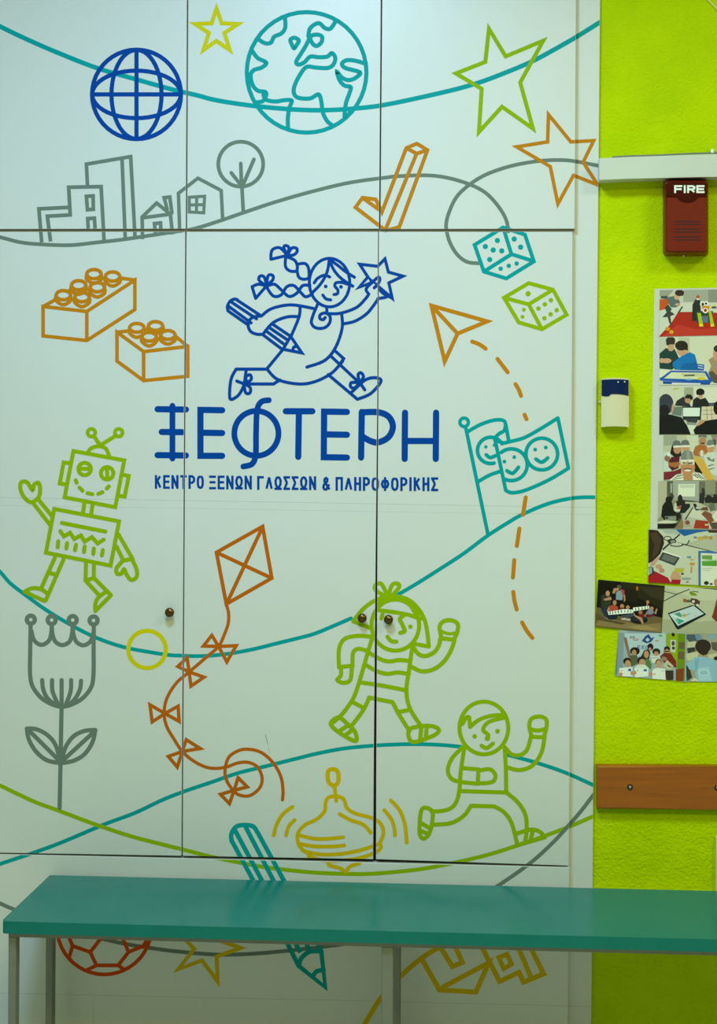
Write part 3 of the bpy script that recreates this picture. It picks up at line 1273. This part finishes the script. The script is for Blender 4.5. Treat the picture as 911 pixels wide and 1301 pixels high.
# wider letters than the condensed subtitle
bm = flat_mesh(fire, FY - 0.0035, 0.0002, 4e-6)
obj('lettering', bm, 'letter', lens, label='white letters FIRE', smooth='keep')
for y, xa, xb in ((664, 178, 545), (704, 178, 545), (768, 178, 545), (810, 178, 545), (877, 178, 545), (919, 178, 545)):
    obj('grille_slot', prism([a9(xa, y - 8), a9(xb, y - 8), a9(xb, y + 9), a9(xa, y + 9)], FY - 0.0004, FY + 0.003), 'redslot', fa)
bm = bmesh.new()
add_box(bm, -.002, .002, -.004, 0, -.0015, .0015, .0004)
c = at(868.5, 325.2, WALL_Y - 0.014)
for v in bm.verts:
    v.co += c
obj('latch', bm, 'letter', fa, label='tiny pale latch at the bottom edge')

# ------------------------------------------------------------------ small wall sensor
se = empty('wall_sensor', at(780, 512, WALL_Y), 'small white and navy plastic sensor box on the green wall beside the cupboard', 'sensor')


def sx(x, y):
    return (750 + x / 13.014, 470 + y / 13.014)


SD = 0.034


def curved(polyline_top, polyline_bot, depth0, bulge, xa, xb, yb, n=10):
    """Body with a gently bowed front between xa and xb."""
    bm = bmesh.new()
    T_, B_, TB, BB_ = [], [], [], []
    for i in range(n + 1):
        x = xa + (xb - xa) * i / n
        u = 2 * i / n - 1
        y = WALL_Y - depth0 - bulge * (1 - u * u)
        T_.append(bm.verts.new(at(*sx(x, polyline_top(x)), y)))
        B_.append(bm.verts.new(at(*sx(x, polyline_bot(x)), y)))
        t = T_[-1].co.copy(); t.y = yb
        b = B_[-1].co.copy(); b.y = yb
        TB.append(bm.verts.new(t)); BB_.append(bm.verts.new(b))
    for i in range(n):
        bm.faces.new((T_[i], T_[i + 1], B_[i + 1], B_[i]))
        bm.faces.new((TB[i], BB_[i], BB_[i + 1], TB[i + 1]))
        bm.faces.new((T_[i], TB[i], TB[i + 1], T_[i + 1]))
        bm.faces.new((B_[i], B_[i + 1], BB_[i + 1], BB_[i]))
    bm.faces.new((T_[0], B_[0], BB_[0], TB[0]))
    bm.faces.new((T_[n], TB[n], BB_[n], B_[n]))
    return bm


cu = lambda x: 1 - ((x - 409) / 229) ** 2
obj('housing', curved(lambda x: 146 - 14 * cu(x), lambda x: 948 - 16 * cu(x), SD - 0.007, 0.007, 181, 638, WALL_Y), 'white', se)
obj('window', curved(lambda x: 166 - 12 * cu(x), lambda x: (428 - 30 * cu(x)) if x > 335 else (425 + 12 * math.sin((x - 185) / 150 * math.pi)), SD - 0.0055, 0.007, 186, 634, WALL_Y - 0.02, 24), 'navy', se, label='glossy navy blue upper window')
for x, y in ((460, 200), (568, 196)):
    bm = bmesh.new()
    lathe(bm, [(0, .0016), (.0008, .0014), (.001, .0006)], at(*sx(x, y), WALL_Y - SD - 0.0015 - 0.003), 10)
    obj('indicator_light', bm, 'letter', se, label='tiny white dot')
obj('side_clip', prism([sx(134, 512), sx(184, 512), sx(184, 534), sx(134, 534)], WALL_Y - 0.012, WALL_Y - 0.006), 'white', se)

# ------------------------------------------------------------------ photographs on the wall
P1, P2, P3, P4 = (800, 355, 8.207), (800, 480, 8.207), (830, 545, 11.247), (820, 600, 10.011)
P5, P6, P7, P8 = (800, 600, 8.207), (750, 730, 9.11), (835, 740, 11.987), (775, 795, 6.699)
PHOTOS = []
PH = PHOTOS.append
# (label, corner pixels, depth in front of the plaster, crop, shapes); a shape: colour, p(olygon) or e(llipse)
PH(('colour photo of a toy robot on a red mat, topmost on the white strip', [(838.4, 368.6), (928, 367.6), (928, 425.5), (837.2, 427.6)], 0.0019, P1, """
C8C4AE p 290,90 1050,90 1050,620 290,620
A3A392 p 560,90 1050,90 1050,235 560,235
8C8E80 p 820,90 1050,90 1050,240 820,240
CFCDBB p 300,300 560,250 1050,240 1050,420 430,470 300,600
B02A1E p 300,600 430,460 505,340 640,338 1050,352 1050,600
C0392A p 500,470 700,520 1050,500 1050,600 340,598
9C9A84 p 300,100 470,100 400,180 300,180
46504E p 325,175 395,170 390,205 325,200
C9551F p 312,208 398,204 405,292 372,310 310,326
5E6B6C p 388,186 465,172 522,222 526,270 480,292 432,292 402,250
D0A080 e 492 178 30 34
3B2F27 e 520 140 48 34
3B2F27 p 474,140 568,140 556,172 520,170 480,160
C69C7C e 500 262 28 14
3C4440 p 340,396 385,345 366,290 402,262 442,312 425,330 472,366 424,382 442,500 412,452 396,392
D88A1A e 396 516 26 20
E0A020 e 436 548 22 20
4A4A38 p 500,345 545,280 560,285 510,360
2C2E2C p 655,265 690,200 735,215 742,330 720,430 650,436
C04A30 e 712 186 18 22
D8D4C4 e 712 205 20 10
3A4038 p 690,330 870,330 860,450 700,460
5E6E8A p 742,380 820,380 820,450 742,450
E6E6D8 e 760 256 27 30
E6E6D8 e 800 250 24 24
2A2A22 e 763 258 14 16
2A2A22 e 796 252 12 12
D6861C p 748,272 836,278 828,318 806,330 764,318
ECE6DA e 790 325 30 28
B22A20 e 790 322 16 18
A8BC1C p 704,350 742,350 768,488 728,492
A8BC1C p 822,330 850,326 884,490 846,494
D8D42A p 728,462 764,460 768,490 728,492
D8D42A p 846,466 878,460 884,490 846,494
D2CE9A p 845,258 1050,250 1050,300 850,300
50523A e 880 292 30 12"""))
PH(('colour photo of a boy in blue beside a blue tray, second down on the strip', [(838, 428.6), (928, 427), (928, 488), (837.8, 489.5)], 0.0018, P1, """
D3D0B6 p 290,590 1050,590 1050,1130 290,1130
BEBBA0 p 510,605 625,605 625,760 510,700
C4C2AC p 312,605 380,605 380,760 312,800
24403C p 312,772 378,716 470,726 520,830 510,900 440,942 312,930
C99A78 e 430 705 36 44
3A342C e 427 636 50 40
3A342C p 378,636 474,636 470,680 430,676 384,690
C99A78 e 552 745 62 56
2E2820 e 540 690 68 52
2E2820 p 560,690 608,690 606,740 580,735 565,715
1C72B4 p 440,872 540,800 625,758 680,782 702,860 704,950 470,942
1862A0 p 560,880 700,860 704,950 520,945
262A24 p 425,858 448,848 448,900 430,900
CB9C7A e 385 848 52 26
CB9C7A e 336 846 24 26
2456A8 p 702,878 778,888 774,950 700,950
D8DCE4 p 712,892 766,900 766,908 712,900
D8DCE4 p 712,916 766,924 766,932 712,924
E0DCC8 p 312,942 420,942 330,1030 312,1030
2259AE p 312,1030 345,1012 430,950 800,958 866,1056 846,1078 318,1056
DAD8B4 p 358,1032 436,968 782,974 822,1046
C8C69A p 530,980 780,978 800,1010 560,1020
3C3E30 p 568,996 676,992 678,1006 566,1008
D2C22E e 750 1034 46 16
7FA8C8 e 620 1042 40 10
1F4C98 p 345,1060 842,1076 834,1096 350,1090
DCD8E0 p 440,1076 740,1082 740,1098 440,1094
A48A68 p 822,838 880,800 1000,790 1050,1080 900,1080 820,975 850,900
5C5244 p 820,975 860,950 911,1000 950,1090 870,1075
C79876 e 905 780 36 66
3C3228 e 915 722 40 36"""))
PH(('dark colour photo of people round an open laptop, third down on the strip', [(838, 492), (928, 491), (928, 552), (837.6, 552)], 0.0019, P2, """
CFCCB2 p 290,80 1050,80 1050,600 290,600
A4A48E p 568,100 664,100 664,230 568,230
DAD7C2 p 666,100 1050,100 1050,260 700,260
C2B04A p 455,112 480,106 515,112 512,124 480,118 458,136
2F3234 p 470,292 490,240 560,196 620,260 640,300
B98B6A e 608 232 34 34
2C2620 p 575,200 600,172 640,176 660,205 650,235 620,215 580,215
C79C7A e 740 186 28 34
24201C e 737 146 44 36
24201C p 693,150 780,150 778,176 740,160 700,182
26282A p 655,292 662,230 700,200 740,224 790,206 826,262 828,300 655,300
55585A p 826,262 911,256 911,292 828,298
6E7A6E p 444,302 548,300 545,396 440,392
A8AFA0 p 420,380 560,400 640,480 560,440 430,420
25282A p 548,298 752,300 742,442 556,440
DDE3D6 p 556,312 734,312 730,402 558,402
3C4040 p 580,420 720,420 700,470 600,460
8D9288 p 590,460 700,470 690,494 600,490
D9C8A8 p 757,302 880,298 905,440 770,445
8C7A66 p 800,302 806,302 812,440 805,440
8C7A66 p 848,302 853,302 862,440 856,440
8C7A66 p 762,338 890,332 890,337 762,343
8C7A66 p 764,380 895,376 895,381 764,386
D9D6C4 p 600,495 690,495 660,590 640,590
3A3D48 e 378 275 80 108
C59272 p 440,290 456,262 466,300 440,390 430,370
1B1D1E p 305,372 420,382 540,412 600,500 638,590 305,590
1F2122 e 360 340 56 60
1B1D1E p 665,545 700,500 790,448 911,430 1050,430 1050,590 680,590
C48E6C p 690,505 735,440 790,438 780,462 720,500
1E1E1C e 915 315 42 72"""))
PH(('selfie photo of smiling people in grey paper caps, fourth down on the strip', [(843, 553), (928, 552.5), (928, 609.5), (843.3, 610.4)], 0.0018, P3, """
BDBBA0 p 100,60 1200,60 1200,760 100,760
9FA18C p 150,80 335,80 335,230 150,240
CFCDB6 p 470,90 640,90 640,330 540,330
8A8874 p 820,80 1200,80 1200,240 860,200
C8CEC4 p 150,330 250,330 260,610 150,600
8C6A50 e 200 420 42 46
DDE0D6 p 205,330 240,330 236,390 205,390
2A2420 p 268,230 395,225 400,390 300,400 240,350
BD8866 e 342 290 54 66
E3DED2 p 284,240 400,236 400,262 288,268
6A706C p 270,235 285,180 330,158 380,175 398,232
5A2430 p 215,470 260,400 380,390 360,560 270,600 220,540
A8683C p 205,470 260,480 370,470 385,510 320,555 230,530
C79470 e 462 270 56 56
E3DED2 p 405,235 520,232 520,258 408,262
6A706C p 388,232 405,175 450,152 500,165 525,228
7A2A34 p 150,616 300,600 400,560 400,640 250,720 150,730
B06A3A p 570,330 600,250 680,215 770,240 780,330 700,400 580,380
B98460 e 705 175 54 58
3A2A22 e 704 204 34 10
6A706C p 642,125 650,85 700,72 760,85 764,130 705,110
D0A07C e 694 350 40 44
DDDACC p 674,310 706,300 710,390 680,390
5C5446 e 868 195 34 50
C8936C e 818 268 58 66
E3DED2 p 768,235 870,225 874,248 772,262
767C78 p 758,225 778,165 820,150 860,170 874,222 800,240
CED2C4 p 715,380 790,335 911,330 1100,340 1100,740 850,650 760,540
7A8078 p 760,410 800,400 830,440 880,420 870,470 790,450
7A8078 p 780,520 870,500 870,515 785,540
7A8078 p 790,570 880,550 880,562 795,590
24221E p 590,470 660,460 720,600 700,640 590,610
D8A848 p 560,400 620,390 720,440 800,600 885,735 770,735 660,560 590,450
C0885C p 390,460 585,450 600,560 560,640 500,680 430,640 395,560
C0885C p 425,640 560,640 566,735 430,735
7A4230 e 490 575 60 12
F2ECE0 e 492 592 48 13
3A2A20 e 434 478 26 14
3A2A20 e 546 480 26 14
E8E0CC p 396,482 405,455 470,455 480,490 500,490 510,455 580,458 590,490 575,515 520,510 496,470 470,505 410,510
9A7452 e 436 482 24 15
9A7452 e 546 484 24 15
E6DFD2 p 385,442 580,436 590,458 390,462
7E827C p 392,440 400,360 440,312 500,305 555,330 572,400 578,436
959890 p 470,320 510,312 530,436 480,438
E6E4D2 p 225,735 330,650 420,635 435,735
E6E4D2 p 560,630 660,625 760,735 570,735
46463C p 300,690 420,660 420,668 300,700
46463C p 330,664 420,644 420,652 330,675
46463C p 275,716 425,690 425,698 270,728
46463C p 575,640 650,700 640,706 570,655
46463C p 600,632 700,710 690,716 590,640
46463C p 640,632 740,720 730,724 630,640"""))
PH(('dim photo of a class meeting before a projector screen, fifth down on the strip', [(836.8, 611.4), (928, 610.4), (928, 672), (835.4, 672)], 0.0019, P4, """
8E8C72 p 150,100 1200,100 1200,730 150,730
B5B094 p 172,115 275,115 270,330 215,420 200,560 150,600
5A5A4A p 275,115 352,115 352,300 275,300
A6A48C p 318,140 345,140 340,260 318,260
A4A49A p 352,112 684,112 680,370 352,350
DEDFC6 p 418,150 634,150 630,310 416,304
C9C9B6 p 440,160 620,160 620,200 440,200
6E6C58 p 684,118 1200,118 1200,300 684,300
8F8D74 p 760,118 890,118 890,280 760,280
3A3832 e 735 232 22 34
2E2E32 p 690,270 760,250 745,400 680,390
3A3430 p 470,350 680,370 660,385 480,365
B9B6A2 p 500,382 660,378 911,500 911,730 480,730 470,560
CFCBB8 p 520,560 600,460 720,500 800,590 700,600
4A4236 e 335 310 30 38
22221F e 300 345 44 42
1E1F1F p 215,430 270,360 340,380 360,480 400,520 340,620 250,620 200,560
C8C4AE p 370,400 420,370 470,480 440,500 360,480
2A2826 e 442 345 32 62
2A2826 p 390,370 500,350 510,410 400,440
A2523C p 390,465 440,420 530,430 560,450 460,470
D2CEB8 p 360,480 480,470 540,440 500,500 380,500
26282A p 470,400 566,400 570,440 500,520 430,520
6E4A38 p 690,450 790,440 800,490 700,480
23252A p 605,400 640,400 680,470 700,480 640,488
B8BCB4 p 640,440 720,430 720,460 650,470
2C2A28 p 750,330 800,285 860,320 880,270 911,290 1100,300 1100,400 760,390
64705C p 800,440 830,380 880,400 890,480 830,500
86503A p 710,530 760,490 830,520 900,600 820,650 780,600
D8D6C6 p 845,560 911,480 1050,500 1050,640 880,620
5C4A40 p 810,640 911,640 1100,720 850,725
26261F p 340,520 440,510 460,560 400,630 340,620
86897C p 248,560 392,556 392,620 252,616
33342E e 272 582 20 14
3A3A32 p 500,600 600,440 610,450 510,615
D0CCB4 p 155,630 250,610 420,625 340,655 160,650
1D1D1A p 150,655 400,650 380,712 150,716
8E7250 p 375,712 455,575 480,620 480,712
3A3A30 p 360,708 450,570 465,575 375,712
A9A28E p 480,640 500,600 560,610 580,690 620,700 480,700
8A4A4A e 535 640 30 28
A33A26 p 612,715 640,606 800,622 812,718
D9C4A0 p 755,660 800,656 800,676 760,680
C9C4AE p 812,640 835,720 812,720"""))
PH(('large photo of a child with a tablet by a blue tray, below the white strip', [(824.2, 672.3), (940, 673), (940, 746.5), (823.4, 740)], 0.0031, P5, """
C6C7B2 p 190,590 1200,590 1200,1220 190,1220
A9B2A8 p 330,596 560,596 520,650 380,640
B4B59E p 540,760 911,640 1100,900 911,840
235E9E p 480,596 900,600 700,630 570,668 530,640
4A3428 p 800,600 1200,600 1200,640 830,630
C9A24A e 735 690 30 20
B89A52 e 790 680 34 20
B08A40 e 845 685 20 18
6A7FA0 e 684 680 20 12
2C2E2A p 340,800 520,640 530,650 350,815
2C2E2A p 500,730 911,836 911,842 500,740
33342E e 395 690 42 26
C6C7B2 e 395 690 32 17
33342E e 440 720 48 26
8F907C e 450 722 26 14
33342E e 490 758 70 20
C6C7B2 e 490 752 60 15
33342E p 540,752 600,745 620,700 626,720 606,752 545,760
E4E6DA p 350,820 540,880 525,900 340,835
3E423E p 300,910 345,832 525,890 470,975
6A6E68 p 330,905 360,850 500,895 460,950
33281F p 195,596 290,605 350,670 360,740 320,850 240,930 195,950
4A3A2C p 210,640 280,620 330,700 300,840 230,900 260,760
C69A84 p 215,950 300,870 315,890 260,970 215,985
C59478 e 305 985 36 26
B88474 e 335 1025 30 24
A61E2C p 190,1080 260,1030 400,1100 430,1150 440,1115 535,1120 520,1190 195,1160
28282A p 200,985 245,990 255,1050 205,1090
8FA0B4 p 205,990 235,995 235,1050 205,1070
C89878 p 425,1090 450,1030 510,1040 540,1090 520,1120 430,1118
B9B040 p 470,1000 570,1000 560,1050 470,1040
3C4030 e 550 1060 16 10
C98F3A e 652 956 30 16
C98F3A p 636,985 656,985 652,1050 634,1050
C98F3A e 650 912 20 6
5A93A8 e 620 886 24 12
97A09A e 590 1110 56 14
33342E e 602 1145 14 6
3F6FA8 p 716,820 850,818 911,840 1200,850 1200,1215 718,1200
DDDCC8 p 742,842 1200,860 1200,1215 742,1200
6C9A48 p 752,866 862,866 860,912 756,906
5C9A3E p 752,930 911,918 911,980 756,975
A8C8A0 p 756,918 911,908 911,920 756,930
A9ABA0 p 760,1000 860,1000 860,1006 760,1006
A9ABA0 p 760,1020 840,1020 840,1026 760,1026
2F2E28 e 800 1155 26 20
2F2E28 e 850 1165 16 10
B88A5C e 905 1150 26 40"""))
PH(('photo of a tablet lying on a pale table, under the large tray photo', [(841.5, 744.5), (936, 748.5), (936, 806), (840, 804)], 0.0024, P7, """
BABA9C p 0,0 1300,0 1300,900 0,900
C4C4A8 p 100,60 911,90 1200,100 1200,300 600,260
A9A98A p 90,560 600,600 1200,560 1200,800 60,800
26261F p 95,280 300,172 490,98 500,108 305,186 100,292
2C2C24 p 110,132 300,176 300,186 110,142
3A3C34 p 500,72 911,92 911,112 640,84
7A8C24 p 486,150 520,130 600,180 610,202 530,200 500,180
4C5A24 p 540,125 630,140 630,154 545,140
A6582C p 394,250 440,250 438,302 398,304
5A6248 p 440,262 530,262 530,306 440,304
4E3C30 p 510,240 600,250 655,290 640,350 600,370 560,330 520,310
D6CDBE e 552 290 22 22
D6CDBE e 612 345 24 18
1B2226 p 160,468 520,348 590,350 746,484 730,500 318,720 290,700
C2CCD0 p 182,484 555,356 712,476 315,664
3F9A88 p 255,480 340,452 376,500 372,530 330,520
6FB8A4 p 300,520 440,580 320,640 280,570
3F9A88 p 310,560 420,580 330,640
DCE4DC p 182,486 240,492 440,572 430,586
C09A40 p 380,490 430,478 446,510 410,526 384,510
3F9A88 p 446,490 500,470 500,480 446,504
8A98A4 e 580 510 14 6
7A3A20 p 832,530 870,400 911,240 1000,240 1000,620 890,590"""))
PH(('outdoor photo of a group holding a white banner at night, tilted at the left', [(760, 736.4), (844.6, 744.2), (840.3, 803.6), (756.2, 796.2)], 0.0043, P6, """
16140E p 0,0 1000,0 1000,800 0,800
2A2618 p 350,90 860,140 850,420 700,330 520,260 400,200
3A3422 p 560,140 860,150 840,300 700,260
221E12 p 400,160 560,170 540,330 420,300
8E5424 e 543 162 16 28
C07A3A e 543 158 7 16
6E5A3A p 50,370 160,400 330,480 500,510 700,470 830,500 820,680 50,600
8A744C p 120,480 300,530 600,580 820,560 815,670 60,590
5A4A30 p 60,440 200,520 420,560 360,580 60,520
A08858 p 420,600 640,590 800,640 600,640
2F3826 p 128,240 200,225 250,270 240,330 215,370 190,390 125,380
C08E70 e 202 218 24 32
B98868 p 150,285 235,255 250,290 170,302
24344A p 118,400 200,370 320,470 310,515 240,525 170,490
1A2836 p 180,450 320,470 305,515 210,520
B98868 p 255,215 270,160 300,155 320,170 290,200 285,220
8A97A6 p 300,200 350,180 382,210 372,300 296,292
A84A50 p 350,165 392,180 400,250 372,240
5A504A e 334 142 26 24
B98868 e 318 170 14 18
B98868 p 385,240 402,235 408,300 390,320
16181A p 292,290 372,296 362,350 296,340
B88060 e 282 326 22 30
B04A34 p 212,370 250,350 320,368 322,420 210,430
B98868 p 190,420 215,370 225,400 205,440
B88060 e 368 366 24 26
B88060 e 434 380 22 24
7A3A34 e 365 396 28 16
EDEFE4 p 204,430 390,400 500,408 492,445 210,466
EDEFE4 p 495,382 682,362 684,396 498,424
39413C p 222,432 234,430 236,456 224,458
39413C p 252,426 262,424 266,452 256,454
39413C p 284,422 294,420 298,448 288,450
39413C p 318,416 330,414 332,444 322,446
39413C p 352,412 364,410 366,438 356,440
39413C p 394,412 404,410 404,436 396,438
39413C p 430,414 442,414 440,438 430,440
39413C p 462,414 472,414 470,438 462,440
39413C p 520,386 530,385 532,414 522,416
39413C p 556,382 566,380 568,410 558,412
39413C p 594,378 604,377 606,404 596,406
39413C p 630,374 640,373 642,400 632,402
39413C p 660,370 668,369 670,396 662,398
3E4A58 p 360,470 500,450 510,480 440,500 370,490
181A1C e 565 525 100 48
2A2E32 e 560 510 80 30
B98868 p 490,410 520,470 600,500 620,575 598,570 570,520 510,480
7A2028 p 555,430 610,425 630,480 600,500 560,470
A87A5C e 580 436 20 22
A87A5C p 620,480 660,420 668,430 640,490
B88060 e 665 318 18 20
B88060 p 645,360 660,330 668,340 660,372
7A8696 p 660,410 700,390 740,430 720,462 660,460
B88060 e 712 392 22 22
B88060 p 740,450 765,390 778,400 762,460
6A2030 p 640,470 730,455 740,480 650,498
C0AFA8 e 390 514 34 12
C0AFA8 e 440 522 28 12"""))
PH(('photo of a group of people holding certificates before a drawn wall, lowest at the left', [(786.2, 800.5), (872, 804.5), (872, 865.8), (781.3, 858.6)], 0.0025, P8, """
9AAAB0 p 0,0 700,0 700,500 0,500
6E8088 p 40,20 70,80 60,420 40,420
8496A0 p 70,60 120,60 110,360 60,400
B4C6CC p 125,65 475,65 475,260 260,270 150,220
8A98A2 p 150,40 440,50 440,62 150,60
7A2A22 e 190 98 22 9
B4C6CC e 190 98 14 4
A85A4A e 220 118 24 9
B4C6CC e 220 118 16 4
2A4A8C p 270,130 300,90 330,70 350,105 380,95 350,140 310,150 290,140
B4C6CC p 302,120 320,100 340,120 318,136
2A4A8C p 234,168 262,168 262,173 240,173 240,180 258,180 258,185 240,185 240,194 262,194 262,199 234,199
2A4A8C p 272,168 296,168 296,173 278,173 278,180 292,180 292,185 278,185 278,194 296,194 296,199 272,199
2A4A8C e 316 186 16 16
B4C6CC e 316 186 10 10
5A9A70 e 430 85 18 8
C07A3A e 400 128 18 5
8EA61A p 478,62 580,64 580,330 540,300 478,240
6E8A18 p 580,66 642,70 636,470 565,470
C9C7B8 p 515,120 562,122 556,230 515,220
4A4438 e 538 150 14 20
4A4438 e 540 190 14 14
6A5C3C p 585,140 636,140 634,200 585,196
6A5C3C p 582,220 634,222 630,290 580,280
84401E p 560,370 630,362 626,470 560,470
241E18 e 538 76 14 16
8A6A54 p 115,100 142,100 175,250 220,300 200,350 165,300
241C18 e 212 216 42 34
B58566 e 206 230 20 26
5A6046 p 170,250 230,250 245,320 180,350
1E1A16 e 344 182 26 32
B98A6C e 340 200 14 16
2A2420 e 395 222 34 30
B98A6C e 394 238 20 20
D9DAD0 p 346,262 422,256 424,312 360,316
8A9098 p 352,272 412,268 412,274 352,278
2E2A26 p 250,290 290,210 330,200 345,230 330,290 300,330
BC8C6E e 310 244 22 32
5A7A4C p 240,290 330,280 356,330 350,370 250,340
B98466 e 484 222 28 40
2E2620 p 458,200 466,180 490,172 512,190 508,210 484,196 464,210
7A2A24 p 425,260 460,230 520,235 562,300 568,360 520,340 470,330
241E1A e 484 218 30 4
A87A5C e 464 274 22 24
4A3A30 p 440,262 462,246 490,262 486,275 462,262
C4BCA0 p 452,340 485,290 540,340 510,386
4A4A3C p 490,330 522,350 516,358 486,340
26201C e 146 302 34 30
C29070 e 152 322 24 30
2C2620 e 268 296 36 34
C09072 e 276 314 28 32
D8DAD2 p 212,350 250,330 300,332 330,360 330,400 212,400
6C4830 e 414 312 28 30
C49676 e 416 328 24 36
E0E2DA p 366,370 400,358 470,366 474,400 366,400
E4E6DE p 78,362 190,350 194,432 84,430
E4E6DE p 208,362 320,362 328,430 212,440
E4E6DE p 360,382 468,374 474,464 362,454
3A5A9C p 155,366 180,366 180,386 155,386
3A5A9C p 286,370 314,370 314,388 286,388
B02A2A p 90,380 104,378 104,384 90,386
B02A2A p 228,380 242,378 242,384 228,386
B02A2A p 368,410 390,408 390,414 368,416
7FBFB0 p 434,382 466,380 466,386 434,388
C29070 e 94 414 14 18
C29070 e 186 404 12 18
C29070 e 212 400 14 16
C29070 e 348 412 14 20
C29070 e 486 432 16 24
3A342C p 470,380 540,380 540,460 480,465"""))
PH(('photo of a boy in a pale blue shirt seen from behind, lowest at the right', [(868.5, 804.6), (936, 806), (936, 866), (866.8, 866.3)], 0.0021, P8, """
A39C80 p 600,40 1200,40 1200,500 600,500
4A5664 p 640,75 760,72 770,130 680,140 650,110
6F8AA0 p 720,74 770,74 790,120 740,125
3A3C38 p 655,190 720,178 730,215 664,236
C2BC9E p 660,140 730,130 735,180 655,190
C9C2A4 p 640,240 760,220 740,280 660,300
5C564C p 860,140 911,140 911,220 870,200
8AA0B0 p 820,70 900,70 880,120 840,130
C8C0A2 p 830,250 911,230 911,280 850,280
2A2A28 p 880,270 930,250 930,300 890,290
1F8AA0 p 614,390 640,376 665,400 668,470 616,470
3C3C38 p 630,330 680,370 700,440 660,470 640,400
B58A68 p 770,258 826,254 832,285 770,285
8FB6CC p 640,330 720,270 775,262 830,268 911,300 1000,320 1000,480 740,480 720,380 660,366
A4C6D6 p 740,360 840,350 870,470 760,470
7FA6BE p 720,290 760,280 740,400 725,390
B9D0D6 e 800 400 48 28
8FB6CC e 800 400 36 18
B58A68 e 794 208 46 48
332A22 e 792 176 68 60
332A22 p 726,176 858,176 830,240 796,254 756,232
1C1E20 p 632,336 650,330 672,366 650,368
D9D2BC p 684,470 720,444 760,470"""))

bm = prism([(831.5, 366.9), (932, 365.4), (932, 676), (826.2, 676), (828.4, 520)], WALL_Y - 0.0007, WALL_Y - 0.0001)
obj('paper_strip', bm, 'paper', label='long white paper strip on the green wall carrying a column of photos', cat='paper')
for label, quad, depth, crop, spec in PHOTOS:
    y = WALL_Y - depth
    bm = bmesh.new()
    cl = bm.loops.layers.float_color.new('Col')
    f = [bm.verts.new(at(px, py, y)) for px, py in quad]
    b = [bm.verts.new(v.co + Vector((0, 0.0005, 0))) for v in f]
    faces = [bm.faces.new(f), bm.faces.new(list(reversed(b)))]
    for i in range(4):
        faces.append(bm.faces.new((f[i], b[i], b[(i + 1) % 4], f[(i + 1) % 4])))
    bmesh.ops.recalc_face_normals(bm, faces=bm.faces)
    for q in faces:
        for lp in q.loops:
            lp[cl] = lin('D8D8C8')
    x_, y_, s_ = crop
    for k, ln in enumerate(spec.strip().splitlines()):
        t = ln.split()
        if t[1] == 'e':
            v = [float(a) for a in t[2:]]
            poly = ellipse(x_ + v[0] / s_, y_ + v[1] / s_, v[2] / s_, v[3] / s_, n=16)
        else:
            poly = [(x_ + float(a.split(',')[0]) / s_, y_ + float(a.split(',')[1]) / s_) for a in t[2:]]
        poly = clip_convex(poly, quad)
        if len(poly) < 3:
            continue
        try:
            q = bm.faces.new([bm.verts.new(at(px, py, y - 0.00002 - 6e-6 * k)) for px, py in poly])
        except ValueError:
            continue
        q.normal_update()
        if q.normal.y > 0:
            q.normal_flip()
        for lp in q.loops:
            lp[cl] = lin(t[0])
    obj('photo_print', bm, 'photo', label=label, cat='photo', group='photos on the green wall', smooth='keep')
